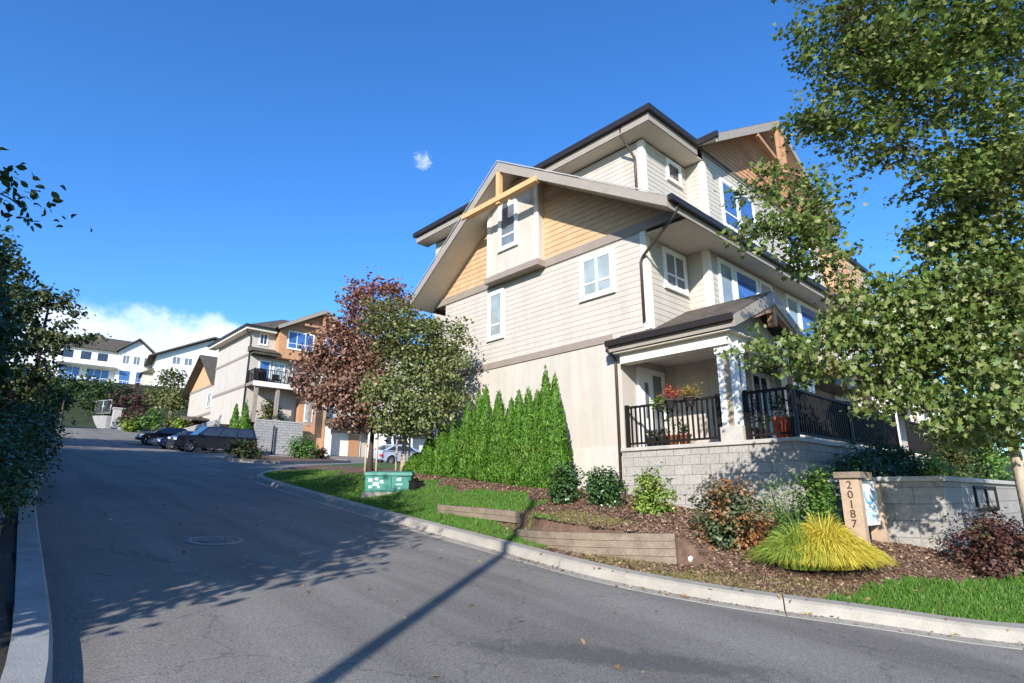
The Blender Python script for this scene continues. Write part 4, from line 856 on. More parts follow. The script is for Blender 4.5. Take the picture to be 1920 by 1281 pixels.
p=at(45,800,36); make_tree('dark_tree',(p.x,p.y,gz(p.x,p.y)),'large dark tree at the left edge with ragged branches against the sky',B,520,15,.24,.26,T_OVAL,M['f_darkolive'],M['bark_dark'],.22,(p.x,p.y,p.z+8),.2,'trees at the top of the road',limbs=60)
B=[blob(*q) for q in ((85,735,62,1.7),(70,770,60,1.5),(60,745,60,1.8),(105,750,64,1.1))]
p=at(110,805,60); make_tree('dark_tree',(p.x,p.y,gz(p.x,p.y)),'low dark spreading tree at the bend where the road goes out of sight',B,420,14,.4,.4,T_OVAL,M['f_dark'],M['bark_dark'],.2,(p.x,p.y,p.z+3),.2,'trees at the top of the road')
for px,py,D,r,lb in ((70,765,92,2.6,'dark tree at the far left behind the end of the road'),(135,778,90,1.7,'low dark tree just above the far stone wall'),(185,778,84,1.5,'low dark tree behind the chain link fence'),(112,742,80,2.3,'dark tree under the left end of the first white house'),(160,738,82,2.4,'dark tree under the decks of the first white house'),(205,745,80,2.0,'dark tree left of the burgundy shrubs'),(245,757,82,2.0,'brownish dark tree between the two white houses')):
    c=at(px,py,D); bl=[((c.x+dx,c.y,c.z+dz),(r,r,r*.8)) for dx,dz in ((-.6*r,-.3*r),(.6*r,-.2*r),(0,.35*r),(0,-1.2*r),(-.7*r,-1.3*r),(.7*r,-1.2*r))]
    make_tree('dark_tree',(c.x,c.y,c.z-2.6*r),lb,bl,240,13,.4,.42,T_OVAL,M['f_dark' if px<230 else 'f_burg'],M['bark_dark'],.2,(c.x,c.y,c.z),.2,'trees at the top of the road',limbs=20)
# ---------------------------------------------------------------- left hedge
HB=(('nearest glossy dark bush at the left edge above the kerb','f_laurel'),('second dark bush along the left kerb, small leaved','f_dark'),('paler green bush showing at the left edge among the dark ones','f_green'),('brownish dark bush leaning over the left kerb','f_darkolive'),('fifth dark bush along the left kerb','f_dark'),('glossy dark bush in the middle of the left hedge','f_laurel'),('olive dark bush opposite the utility box','f_darkolive'),('dark bush by the left kerb opposite the lane corner','f_dark'),('olive bush by the left kerb just before the lane','f_darkolive'),('dark tall bush up the left kerb below the large tree','f_dark'),('olive bush up the left kerb across from the pickup','f_darkolive'),('farthest dark bush on the left before the bend','f_dark'))  # paler bush: sunlit leaf spots put into a lighter leaf colour
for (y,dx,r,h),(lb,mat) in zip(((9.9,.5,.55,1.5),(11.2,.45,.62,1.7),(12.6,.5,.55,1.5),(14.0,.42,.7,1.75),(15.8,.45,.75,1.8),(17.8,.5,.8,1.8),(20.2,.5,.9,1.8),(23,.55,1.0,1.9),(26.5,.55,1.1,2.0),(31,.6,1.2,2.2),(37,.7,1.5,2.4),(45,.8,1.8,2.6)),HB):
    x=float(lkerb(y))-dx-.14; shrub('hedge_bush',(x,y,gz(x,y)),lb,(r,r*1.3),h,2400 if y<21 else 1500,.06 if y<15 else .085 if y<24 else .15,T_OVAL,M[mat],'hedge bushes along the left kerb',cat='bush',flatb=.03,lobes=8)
p=at(25,735,27); shrub('orange_shrub',(p.x-.2,p.y,gz(p.x,p.y)+.9),'small orange leaved shrub at the left edge under the dark tree',(.7,.7),2.1,700,.14,T_OVAL,M['f_orange'])
# ---------------------------------------------------------------- cedar hedge
tops=[(1039,695),(1022,682),(1006,725),(992,723),(974,728),(958,742),(938,729),(914,718),(897,728),(876,750),(854,785),(830,790),(806,810),(782,848)]
txt=['rightmost cedar of the hedge, a tall one beside the bare wall','tallest cedar of the hedge, second from the right','third cedar from the right, a shoulder lower than the tallest','fourth cedar from the right in the hedge','fifth cedar from the right in the hedge','sixth cedar from the right, in the dip of the hedge top','seventh cedar from the right, with a lone pointed tip','eighth cedar from the right, tallest of the left half','ninth cedar from the right, next to the tall left one','fifth cedar from the left, where the hedge top steps down','fourth cedar from the left, low beside the maple','third cedar from the left, low and bright','second cedar from the left, short and bright','leftmost and shortest cedar of the hedge, behind the utility box']
for i,((px,py),lb) in enumerate(zip(tops,txt)):
    t=at(px,py,X=10.3); z=gz(10.3,t.y)-.03
    cedar((10.3+.05*random.uniform(-1,1),t.y,z),max(.5,t.z-z),.355+.03*random.uniform(-1,1),lb,7600,M['f_cedar'],'cedars of the clipped hedge')
# ---------------------------------------------------------------- shrubs of the front bed
def gsh(name,x,y,label,r,h,n,leaf,tm,mat,**k): return shrub(name,(x,y,gz(x,y)-.03),label,r,h,n,leaf,T_OVAL if tm=='o' else T_NAR if tm=='n' else T_DIA,M[mat],**k)
gsh('laurel_shrub',9.22,8.3,'dark glossy shrub at the foot of the last cedar',(.40,.40),.82,2600,.062,'o','f_laurel',group='dark shrubs under the porch wall',tip=.35)
gsh('laurel_shrub',9.42,7.42,'wide dark glossy shrub under the porch downspout',(.52,.46),.72,3200,.062,'o','f_laurel',group='dark shrubs under the porch wall',tip=.3)
gsh('lime_shrub',9.72,6.55,'small bright lime shrub against the grey block wall',(.5,.44),.9,2600,.06,'o','f_lime',tip=.3)
gsh('rhododendron_shrub',8.85,4.6,'bushy shrub, rust red on one side and grey green on the other, beyond the timbers',(.66,.6),1.0,5000,.06,'o','f_rhodo',tip=.2)
gsh('green_shrub',9.8,4.2,'mid green shrub behind the left end of the yellow grass',(.6,.5),.95,3400,.06,'n','f_green',tip=.4)
gsh('green_shrub',10.12,3.75,'dark green shrub touching the left post of the sign',(.46,.40),1.15,3000,.06,'o','f_green',tip=.3)
gsh('red_shrub',10.92,1.86,'dark red barberry like bush at the garden wall corner',(.66,.46),.92,4200,.05,'o','f_redbush',tip=.2)
gsh('red_shrub',11.75,1.6,'brownish bush at the right edge beside the dark red one',(.5,.45),.8,2400,.05,'o','f_redbush',tip=.2)
def psh(name,x,y,z,label,r,h,n,leaf,mat,**k): return shrub(name,(x,y,z),label,r,h,n,leaf,T_OVAL,M[mat],**k)
psh('planter_shrub',12.35,3.65,1.70,'dark low shrub on the planter behind the sign, nearest the porch',(.8,.62),.78,3200,.065,'f_laurel',group='shrubs in the raised planter')
psh('planter_shrub',13.6,3.6,1.70,'dark shrub in the middle of the raised planter',(.95,.62),.9,3400,.07,'f_dark',group='shrubs in the raised planter')
psh('planter_shrub',14.9,3.1,1.70,'bright yellow green shrub on the raised planter',(.95,.5),.75,3000,.07,'f_lime',group='shrubs in the raised planter')
psh('planter_shrub',17.2,3.2,1.70,'loose yellowing tall shrub at the right end of the planter',(.8,.5),1.5,2200,.08,'f_mixed',group='shrubs in the raised planter',lobes=8)
psh('planter_shrub',15.8,3.9,1.70,'tall dark shrub against the far porch railing',(.8,.4),1.1,1800,.08,'f_dark',group='shrubs in the raised planter')
psh('planter_shrub',20.4,3.5,1.70,'dark tall shrub behind the black wall frame',(1.2,.5),1.7,2600,.1,'f_dark',group='shrubs in the raised planter')
psh('planter_shrub',23.6,3.5,1.70,'farthest leafy shrub on the planter at the right edge',(1.4,.6),2.2,2600,.11,'f_green',group='shrubs in the raised planter')
for (x,y,r,lb) in ((38,9,3.2,'green tree past the far end of the porches at the right edge'),(44,15,3.8,'dark tree behind the far end of the townhouse')):
    z=gz(x,y); bl=[((x+dx*r,y+dy*r,z+dz),(r*.8,r*.8,r*.7)) for dx,dy,dz in ((0,0,5.4),(-.6,.2,3.4),(.6,-.2,3.2),(0,-.6,2.0),(0,.6,2.2))]
    make_tree('far_tree',(x,y,z),lb,bl,420,13,.35,.34,T_OVAL,M['f_green' if x<40 else 'f_dark'],M['bark'],.2,(x,y,z+5),.25,'trees past the townhouse',limbs=20)
# the yellow ornamental grass
def tuft(base,rad,h,n,label,mats,name='ornamental_grass',seg=5):
    base=Vector(base); root=empty(name,base,label,'grass clump')
    for part,mat,frac,side in (('yellow_blades',mats[0],.88,None),('green_blades',mats[1],.12,-1)):
        m=int(n*frac); a=rng.uniform(0,6.283,m)
        if side: a=rng.normal(2.35,.8,m)
        q=np.sqrt(rng.uniform(0,1,m)); base=base+Vector((-.26,.2,0)) if side else base; L=rad*(.25+.5*q*rng.uniform(.6,1.2,m)); hh=h*(1.0-.42*q)*rng.uniform(.7,1.12,m)
        o=np.stack([base.x+.55*rad*q*np.cos(a),base.y+.55*rad*q*np.sin(a),np.full(m,base.z)],1); tw=rng.uniform(-1.2,1.2,m)[:,None]; a2=a+rng.normal(0,.25,m); d=np.stack([np.cos(a2),np.sin(a2),0*a],1); sd=np.stack([-np.sin(a2),np.cos(a2),0*a],1); sd=sd*np.cos(tw)+np.sin(tw)*(np.array([0,0,.8])-.5*d)
        V=[]
        for k in range(seg):
            for t,sgn in ((k/seg,-1),(k/seg,1),((k+1)/seg,1),((k+1)/seg,-1)):
                z=hh*(1.9*t-1.42*t*t*(.60+.60*q)); w=.0085*(1-t*.8)
                V.append(o+d*(L*t**1.25)[:,None]+np.array([0,0,1.])*z[:,None]+sd*(sgn*w))
        V=np.stack(V,1).reshape(-1,4,3); V[:,:,2]=np.maximum(V[:,:,2],zg(V[:,:,0],V[:,:,1])+.01)
        np_mesh(part,V,4,mat,root)
x,y=9.2,3.36; tuft((x,y,gz(x,y)),.66,.72,8000,'round clump of arching bright yellow ornamental grass in front of the sign',(M['f_yellow'],M['f_ygreen']))
# timber edging
def timber(pts,h,label,rows,under=.2):
    P=catmull([(p[0],p[1]) for p in pts],6); root=empty('timber_edging',(P[0][0],P[0][1],gz(*P[0])),label,'garden edging','weathered timber edgings in the bank')
    top=[p for p in pts]
    zt=[gz(p[0]+.14,p[1])+.0 for p in P]
    for r in range(rows):
        mb=MB(); n=len(P); prof=[(0,0),(0,1),(.13,1),(.13,0)]; base=0
        ring=[]
        for i,p in enumerate(P):
            d=P[min(i+1,n-1)]-P[max(i-1,0)]; d/=np.linalg.norm(d); nn=np.array([d[1],-d[0]])
            z1=min(zt)+.07+ (np.interp(i,[0,n-1],[zt[0]-min(zt),zt[-1]-min(zt)])) - r*(h/rows+.006); z0=z1-h/rows
            ins=.012*r
            for o,t in prof: 
                w=p+nn*(o-ins); mb.v.append((w[0],w[1],z0+(z1-z0)*t))
        for i in range(n-1):
            for k in range(4):
                k2=(k+1)%4; mb.f.append([i*4+k,i*4+k2,(i+1)*4+k2,(i+1)*4+k]); mb.m.append(0); mb.sm.append(False)
        mb.f.append([0,1,2,3][::-1]); mb.f.append([(n-1)*4+k for k in range(4)]); mb.m+=[0,0]; mb.sm+=[False,False]
        mb.build('plank',M['oldwood'],root)
    return root
def kx_at(y,u):
    best=min(range(len(KP)),key=lambda i:abs(KP[i][1]-y)); return KP[best][0]+u
TP=lambda y,u:(float(np.interp(y,[p[1] for p in KP],[p[0] for p in KP]))+.28+u,y)
timber([TP(y,u-.07) for y,u in list(zip(TY1,TU1))[::-1]],.40,'longer bowed weathered timber edging holding the bark mulch',4)
timber([TP(y,u-.07) for y,u in list(zip(TY2,TU2))[::-1]],.20,'short low weathered timber edging below the lawn',2)
# stone and litter
b=onground(1300,1052); mb=MB(); mb.lathe((b.x,b.y,b.z+.02),[(.001,.05),(.05,.055),(.08,.03),(.085,-.03)],9); o=mb.build('stone',M['white'],None,b); o.scale=(1.3,.8,1); tag(o,'small white stone lying on the mulch by the right end of the timbers','stone')
# ---------------------------------------------------------------- sign with the house number
sz=gz(10.15,3.2)-.06
SG=empty('address_sign',(10.15,3.2,sz),'wooden address sign with 20187 down its post and a white panel with a blue mark','sign')
mb=MB(); mb.box(10.08,3.09,sz-.1,10.24,3.36,1.87); po=mb.build('post',M['sidetan'] if False else pm('post_cedar',(.42,.30,.205),.75,.18,6,.3,50),SG,bevel=.006)
mb=MB(); mb.box(10.03,3.04,1.871,10.6,3.42,1.965); mb.build('post_cap',M['oldwood'],SG,bevel=.006)
mb=MB(); mb.box(11.08,3.1,sz-.1,11.22,3.32,1.8); mb.build('post',bpy.data.materials['post_cedar'],SG,bevel=.006)
mb=MB(); mb.box(10.24,3.15,1.16,11.08,3.2,1.83); pa=mb.build('panel',M['white'],SG)
def text(body,size,mat,loc,rot,parent,name,ext=.004):
    c=bpy.data.curves.new(name,'FONT'); c.body=body; c.size=size; c.extrude=ext; c.align_x='CENTER'; c.align_y='CENTER'; c.materials.append(mat)
    o=bpy.data.objects.new(name,c); COL.objects.link(o); o.parent=parent; o.location=Vector(loc)-ORG[parent.name]; o.rotation_euler=rot
    bpy.context.view_layer.update(); me=bpy.data.meshes.new_from_object(o.evaluated_get(bpy.context.evaluated_depsgraph_get()))
    n=bpy.data.objects.new(name,me); COL.objects.link(n); n.parent=parent; n.location=o.location; n.rotation_euler=rot; bpy.data.objects.remove(o); return n
M['num']=pm('number_brown',(.06,.035,.025),.6,.1,8,0,60)
for i,ch in enumerate('20187'): text(ch,.165,M['num'],(10.076,3.225,1.765-.142*i),(R(90),0,R(-90)),po,'house_number')
M['blue']=pm('logo_blue',(.10,.38,.62),.5,.1,8,0,60); M['pblue']=pm('lettering_pale_blue',(.35,.58,.68),.5,.1,8,0,60)
mb=MB(); a=[Vector((10.66+.2*math.sin(t)*1.1,3.146,1.66-.17*math.cos(t))) for t in np.linspace(-1.75,1.75,17)]
for i in range(16):
    w=.012+.03*abs(math.sin(math.pi*(i+.5)/32.)); p,q=a[i],a[i+1]; mb.bar(p,q,.008,.016+w*.8,upv=(0,1,0)) if False else mb.bar(p,q,.008,.02+w*.5,upv=(0,0,1))
mb.build('logo',M['blue'],pa)
mb=MB()
for (z,n,w) in ((1.40,7,.055),(1.31,9,.04),(1.23,6,.04)):
    x0=10.66-n*(w+.018)/2
    for i in range(n):
        x=x0+i*(w+.018); k=(i*7+int(z*100))%4
        mb.box(x,3.144,z,x+.012,3.1495,z+.055)
        if k!=0: mb.box(x+.012,3.144,z+.043,x+w,3.1495,z+.055)
        if k!=1: mb.box(x+.012,3.144,z,x+w,3.1495,z+.012)
        if k==2: mb.box(x+w-.012,3.144,z+.012,x+w,3.1495,z+.043)
mb.build('lettering',M['pblue'],pa)
# black frame on the garden wall
mb=MB(); y=2.2985; x0=13.6
for (a,b_) in ((0,.07),(1.0,1.07),(2.0,2.07)): mb.box(x0+a,y-.035,1.32,x0+b_,y,1.78)
mb.box(x0+.07,y-.03,1.32,x0+1.0,y,1.38); mb.box(x0+1.07,y-.03,1.32,x0+2.,y,1.38); mb.box(x0+.07,y-.03,1.72,x0+1.0,y,1.78); mb.box(x0+1.07,y-.03,1.72,x0+2.,y,1.78)
o=mb.build('wall_frame',M['black'],None,(14.6,y,1.32)); tag(o,'black two pane metal frame fixed to the low garden wall at right','frame')
# ---------------------------------------------------------------- green utility box
M['teal']=pm('box_green',(.035,.19,.14),.5,.14,3,.05,60); M['teal_d']=pm('box_green_dark',(.015,.07,.055),.55,.12,3,.05,60)
b=onground(727,926)
U=empty('utility_box',b,'low teal green electrical utility box with worn white stickers on the lawn','utility box',rotz=-R(38))
ORG[U.name]=Vector((0,0,0))
def loc_build(mb,name,mat,parent,bevel=0):
    o=mb.build(name,mat,None,None,bevel); o.parent=parent; o.location=(0,0,0); ORG[o.name]=Vector((0,0,0)); return o
mb=MB(); mb.box(-.66,-.1,-.15,.66,.8,.04); loc_build(mb,'pad',M['conc'],U)
mb=MB(); mb.box(-.6,-.04,.04,.6,.7,.46); bo=loc_build(mb,'body',M['teal'],U,.015)
mb=MB(); mb.hexa([(-.63,-.07,.46),(.63,-.07,.46),(.63,.73,.46),(-.63,.73,.46),(-.61,-.05,.55),(.61,-.05,.55),(.61,.73,.60),(-.61,.73,.60)]); loc_build(mb,'lid',M['teal'],U,.01)
mb=MB(); mb.box(.07,-.052,.06,.085,-.041,.455); mb.box(-.3,-.052,.075,.069,-.041,.088); mb.box(.25,-.052,.435,.59,-.041,.452); loc_build(mb,'door_seam',M['teal_d'],bo)
mb=MB()
for (x,z,w,h) in ((-.52,.30,.14,.09),(-.36,.34,.10,.07),(-.40,.20,.16,.10),(-.22,.26,.10,.09),(-.28,.14,.08,.06),(-.5,.14,.09,.07),(.22,.33,.12,.06),(.20,.22,.17,.035),(.26,.13,.06,.025),(.27,.385,.07,.03)): mb.box(x,-.047,z,x+w,-.041,z+h)
loc_build(mb,'sticker',pm('sticker_white',(.42,.52,.48),.6,.45,30,0,60),bo)
b=onground(780,917); mb=MB(); mb.box(b.x-.14,b.y-.14,b.z-.1,b.x+.14,b.y+.14,b.z+.19); mb.box(b.x-.155,b.y-.155,b.z+.19,b.x+.155,b.y+.155,b.z+.215)
o=mb.build('service_box',M['black'],None,b,.01); tag(o,'small black service box right of the green utility box','utility box')
# manhole cover
b=onground(402,1024); b.z=float(zr(b.y)); mc=empty('manhole_cover',b,'round steel manhole cover in the shaded road','manhole cover',rotz=0)
mc.rotation_euler=(math.atan(G),0,0); ORG[mc.name]=Vector((0,0,0))
mb=MB(); mb.lathe((0,0,0),[(.0,.010),(.30,.010),(.30,.004)],32); 
for i in range(-4,5):
    for j in range(-4,5):
        if i*i+j*j<17: mb.box(i*.062-.018,j*.062-.018,.011,i*.062+.018,j*.062+.018,.016)
loc_build(mb,'cover_plate',pm('cast_iron',(.17,.165,.155),.55,.25,8,.2,60,metal=.3),mc)
mb=MB(); mb.lathe((0,0,0),[(.312,.004),(.312,.016),(.385,.016),(.40,.004)],32); loc_build(mb,'rim',pm('cast_rim',(.21,.205,.195),.6,.2,8,.2,60),mc)
# pole behind the camera whose shadow falls across the road
pb=Vector((-5.0,-.83,0)); pb.z=gz(pb.x,pb.y)
P=empty('utility_pole',pb,'tall slim pole beyond the left kerb casting the long shadow across the road','pole')
mb=MB(); mb.tube([pb-Vector((0,0,.3)),Vector((pb.x,pb.y,4)),Vector((pb.x,pb.y,9.0))],[.095,.085,.07],14); mb.build('shaft',M['bark_pale'],P)
mb=MB(); mb.lathe((pb.x,pb.y,9.0),[(.0,.05),(.06,.045),(.08,.0)],14); mb.build('cap',M['steel'],P)
# ---------------------------------------------------------------- porch pots and plants
def pot(name,c,r,h,mat,fol,label,fr,fh,n,leaf,group=None,cat='potted plant',hang=0):
    c=Vector(c); o=empty(name,c,label,cat,group); mb=MB(); mb.lathe(c,[(.001,.0),(r*.72,0),(r*.95,h*.86),(r*1.06,h*.87),(r*1.06,h),(r*.9,h),(r*.85,h*.9),(.001,h*.88)],16); mb.build('pot',M[mat],o)
    bl=[((c.x+.2*fr*math.cos(i*2.1),c.y+.3*fr*math.sin(i*2.1),c.z+h+fh*.45-hang),(fr*.8,fr*.8,fh*.6)) for i in range(3)]
    Pp,cl=clump_points(bl,max(8,n//12),12,fr*.2,.2,.8)
    leaves('plant',Pp,leaf,T_OVAL,M[fol],o,up=.6,outc=tuple(c)); return o
M['terra']=pm('terracotta',(.36,.13,.07),.8,.15,6,.1,60); M['redpot']=pm('glazed_red_pot',(.62,.10,.035),.35,.1,4,.03,60,coat=.3); M['darkpot']=pm('dark_pot',(.06,.05,.055),.5,.2,6,.05,60)
p=at(1257,748,X=11.42); pot('flower_pot',(11.40,p.y,3.46),.12,.2,'darkpot','f_flower','dark railing pot overflowing with red and pink flowers',.26,.30,520,.045,'flower pots on the porch railing')
p=at(1293,742,X=11.42); pot('flower_pot',(11.40,p.y,3.46),.12,.2,'darkpot','f_gold','railing pot with gold flowers next to the porch column',.30,.26,560,.045,'flower pots on the porch railing')
p=at(1238,755,X=11.42); pot('flower_pot',(11.40,p.y,3.42),.11,.18,'darkpot','f_lime','railing pot trailing lime green leaves, leftmost of the three',.2,.28,420,.05,'flower pots on the porch railing',hang=.12)
for i,(px,pt,fo,lb,fr,fh) in enumerate(((1222,'darkpot','f_dark','grey pot on the deck at the left end of the railing',.12,.15),(1262,'terra','f_lime','terracotta pot on the deck with a tall lime plant behind the railing',.26,.62),(1284,'terra','f_green','small terracotta pot on the deck beside the lime plant',.14,.2),(1243,'darkpot','f_burg','dark deck pot with a reddish plant between two others',.14,.22))):
    p=at(px,822,X=11.8); pot('deck_pot',(11.8,p.y,2.66),.15,.26,pt,fo,lb,fr,fh,300,.05,'pots on the porch deck')
p=at(1470,815,X=11.85); pot('deck_pot',(11.85,p.y,2.66),.20,.44,'redpot','f_dark','bright red glazed pot behind the railing right of the column',.3,.5,420,.06,'pots on the porch deck')
p=at(1425,790,X=11.9); pot('deck_pot',(11.9,p.y,2.66),.15,.26,'darkpot','f_lime','deck pot with sparse yellow green leaves right of the column',.2,.4,240,.05,'pots on the porch deck')
p=at(1400,760,X=11.9); pot('deck_pot',(11.95,p.y,2.66),.18,.3,'darkpot','f_burg','tall dark red leaved plant in a pot close behind the column',.28,.9,420,.06,'pots on the porch deck')
# ---------------------------------------------------------------- vehicles
def car(org,rot,label,col,L=4.5,Wd=1.8,Hh=1.45,kind='sedan',cat='car',group='cars parked up the road',name='parked_car'):
    o=empty(name,org,label,cat,group,rot); ORG[o.name]=Vector((0,0,0))
    paint=pm('paint_'+kind+'_%d'%len(bpy.data.materials),col,.28,.06,1,0,60,spec=.5,coat=.8)
    h=Hh; hw=Wd/2
    if kind=='suv':   low=[(0,.42),(.05,.95),(.25,1.08),(1.45,1.2),(L-.05,1.2),(L,.9),(L-.02,.42)]; top=[(1.35,1.2),(2.1,h-.04),(2.5,h),(L-.25,h-.02),(L-.06,1.2)]
    elif kind=='van': low=[(0,.4),(.05,.95),(.7,1.25),(L-.02,1.25),(L,.4)]; top=[(.65,1.25),(1.35,h-.08),(1.7,h),(L-.08,h),(L-.02,1.25)]
    elif kind=='hatch': low=[(0,.35),(.04,.7),(.3,.84),(1.05,.98),(L-.1,1.0),(L,.75),(L-.03,.35)]; top=[(.95,.98),(1.75,h-.03),(2.2,h),(3.1,h-.05),(L-.12,1.0)]
    else: low=[(0,.33),(.04,.66),(.3,.8),(1.2,.94),(L-.35,1.0),(L,.86),(L-.02,.33)]; top=[(1.1,.93),(1.95,h-.03),(2.4,h),(3.1,h-.04),(L-.5,1.0)]
    wx=(L*.185,L*.80); wr=.33 if kind!='suv' else .39
    if kind=='van': wx=(.85,L-.95)
    # lower hull with wheel arches cut in, sides rounded inward at sill and shoulder
    prof=[low[0]]+low[1:]
    bot=[]
    for cx in wx[::-1]:
        bot+=[(cx+(wr+.07)*math.cos(t),wr+(wr+.07)*math.sin(t)) for t in np.linspace(-.15,math.pi+.15,9)]
    outline=low+[(x,max(z,.30)) for x,z in bot]
    mb=MB(); n=len(outline); rows=[(-hw+.07,.96),(-hw,1.),(hw,1.),(hw-.07,.96)]
    for yy,s in ((-hw+.06,1),(-hw,0),(hw,0),(hw-.06,1)):
        for x,z in outline:
            zz=z+(.035 if s and z>.6 else 0); mb.v.append((x,yy,zz if not s else zz))
    for r in range(3):
        for i in range(n): mb.f.append([r*n+i,r*n+(i+1)%n,(r+1)*n+(i+1)%n,(r+1)*n+i]); mb.m.append(0); mb.sm.append(False)
    mb.f.append(list(range(n))); mb.f.append(list(range(3*n,4*n))[::-1]); mb.m+=[0,0]; mb.sm+=[False,False]
    ins=.2; v=[]; k=len(mb.v); m=len(top)
    for sgn in (-1,1):
        for x,z in top:
            f=(z-top[0][1])/(h-top[0][1]); mb.v.append((x,sgn*(hw-.05-ins*f),z))
    for i in range(m-1): mb.f.append([k+i,k+i+1,k+m+i+1,k+m+i]); mb.m.append(0); mb.sm.append(False)
    mb.f.append([k+i for i in range(m)][::-1]); mb.f.append([k+m+i for i in range(m)]); mb.m+=[0,0]; mb.sm+=[False,False]
    bod=loc_build(mb,'body',paint,o)
    # glass, a few mm proud of the cabin
    def lerp2(a,b,t): return (a[0]+(b[0]-a[0])*t,a[1]+(b[1]-a[1])*t)
    z0=top[0][1]+.05; z1=h-.12; 
    def xf(z): a,b=top[0],top[1]; return a[0]+(b[0]-a[0])*min(1,(z-a[1])/(b[1]-a[1]))
    def xr(z): a,b=top[-1],top[-2]; return a[0]+(b[0]-a[0])*min(1,(z-a[1])/(b[1]-a[1]))
    def yy(z): return hw-.05-ins*(z-top[0][1])/(h-top[0][1])+.006
    nwin=3 if kind in('suv',) else 2
    xs0,xe0,xs1,xe1=xf(z0)+.16,xr(z0)-.16,xf(z1)+.14,xr(z1)-.14
    if kind=='van': xe0=xs0+1.0; xe1=xs1+.75; nwin=1
    for sgn in (-1,1):
        for i in range(nwin):
            t0,t1=i/nwin+.02,(i+1)/nwin-.02; g=MB()
            q=[(xs0+(xe0-xs0)*t0,sgn*yy(z0),z0),(xs0+(xe0-xs0)*t1,sgn*yy(z0),z0),(xs1+(xe1-xs1)*t1,sgn*yy(z1),z1),(xs1+(xe1-xs1)*t0,sgn*yy(z1),z1)]
            g.hexa([q[0],q[1],(q[1][0],q[1][1]-sgn*.02,q[1][2]),(q[0][0],q[0][1]-sgn*.02,q[0][2]),q[3],q[2],(q[2][0],q[2][1]-sgn*.02,q[2][2]),(q[3][0],q[3][1]-sgn*.02,q[3][2])]); loc_build(g,'side_window',M['gl_dark'],bod)
    for nm,fx,sg in (('windscreen',xf,-1),('rear_window',xr,1)):
        if kind=='van' and nm=='rear_window': continue
        g=MB(); za,zb=z0,z1; a,b=fx(za)+sg*.008,fx(zb)+sg*.008; g.hexa([(a,-yy(za)+.1,za),(a,yy(za)-.1,za),(a-sg*.02,yy(za)-.1,za),(a-sg*.02,-yy(za)+.1,za),(b,-yy(zb)+.1,zb),(b,yy(zb)-.1,zb),(b-sg*.02,yy(zb)-.1,zb),(b-sg*.02,-yy(zb)+.1,zb)]); loc_build(g,nm,M['gl_dark'],bod)
    for cx in wx:
        for sgn in (-1,1):
            w=MB(); w.lathe((cx,sgn*(hw-.13),wr),[(wr*.6,-.1),(wr*.93,-.1),(wr,-.06),(wr,.06),(wr*.93,.1),(wr*.6,.1)],18,axis='Y'); wh=loc_build(w,'wheel',M['rubber'],o)
            w=MB(); yb=sgn*(hw-.13)+sgn*.085
            for i in range(5):
                t=i*1.2566; w.bar((cx,yb,wr),(cx+wr*.58*math.cos(t),yb,wr+wr*.58*math.sin(t)),.05,.03,upv=(0,1,0))
            w.lathe((cx,sgn*(hw-.13),wr),[(wr*.56,-.09),(wr*.63,-.09),(wr*.63,.09),(wr*.56,.09)],18,axis='Y'); loc_build(w,'rim',M['alloy'],wh)
    zl=low[2][1]-.2
    for sgn in (-1,1):
        w=MB(); w.box(-.012,sgn*(hw-.42),zl-.06,.10,sgn*(hw+.004),zl+.09); loc_build(w,'headlight',M['clearglass'],o)
        w=MB(); zt=low[-2][1]-.02; w.box(L-.12,sgn*(hw-.3),zt-.2,L+.012,sgn*(hw+.004),zt-.0); loc_build(w,'taillight',M['redglass'],o)
    w=MB(); w.box(-.05,-hw+.08,.38,.1,hw-.08,.56); loc_build(w,'bumper',M['rubber'] if kind!='sedan' else paint,o); w=MB(); w.box(L-.1,-hw+.08,.38,L+.05,hw-.08,.58); loc_build(w,'bumper',M['rubber'] if kind=='suv' else paint,o)
    for sgn in (-1,1):
        w=MB(); w.box(xf(z0)+.05,sgn*(hw-.02),z0-.02,xf(z0)+.22,sgn*(hw+.16),z0+.12); loc_build(w,'mirror',paint,o)
    return o
zc=lambda y: float(zr(y))
tilt=math.atan(G)
def place(o): o.rotation_euler=(tilt*math.cos(o.rotation_euler.z),-tilt*math.sin(-o.rotation_euler.z)*0,o.rotation_euler.z)
car((10.95,47.1,zc(47.1)+.0),0,'long black sport utility pickup parked nearest, nose toward the road',(.012,.013,.02),5.6,1.95,1.9,'suv','truck')
car((10.7,50.4,zc(50.4)),0,'dark blue sedan parked between the black pickup and the small hatchback',(.02,.03,.09),4.6,1.8,1.45,'sedan')
car((10.25,54.2,zc(54.2)),0,'small dark maroon hatchback parked farthest up the road',(.035,.014,.02),3.9,1.7,1.5,'hatch')
car((26.4,38.3,zc(38.3)),R(180),'silver blue hatchback seen between the maple trunks, tail to the road',(.38,.43,.55),4.2,1.75,1.5,'hatch',group=None)
car((28.2,43.6,zc(43.6)),R(90),'white van parked in front of the garages behind the silver car',(.75,.76,.78),5.0,1.95,2.3,'van','van',group=None,name='parked_van')
for o in [o for o in COL.objects if o.name.startswith('parked_')]:
    rz=o.rotation_euler.z; n=Vector((0,-G,1)).normalized(); x=Vector((math.cos(rz),math.sin(rz),0)); x=(x-n*x.dot(n)).normalized(); yv=n.cross(x)
    o.rotation_euler=Matrix((x,yv,n)).transposed().to_euler()
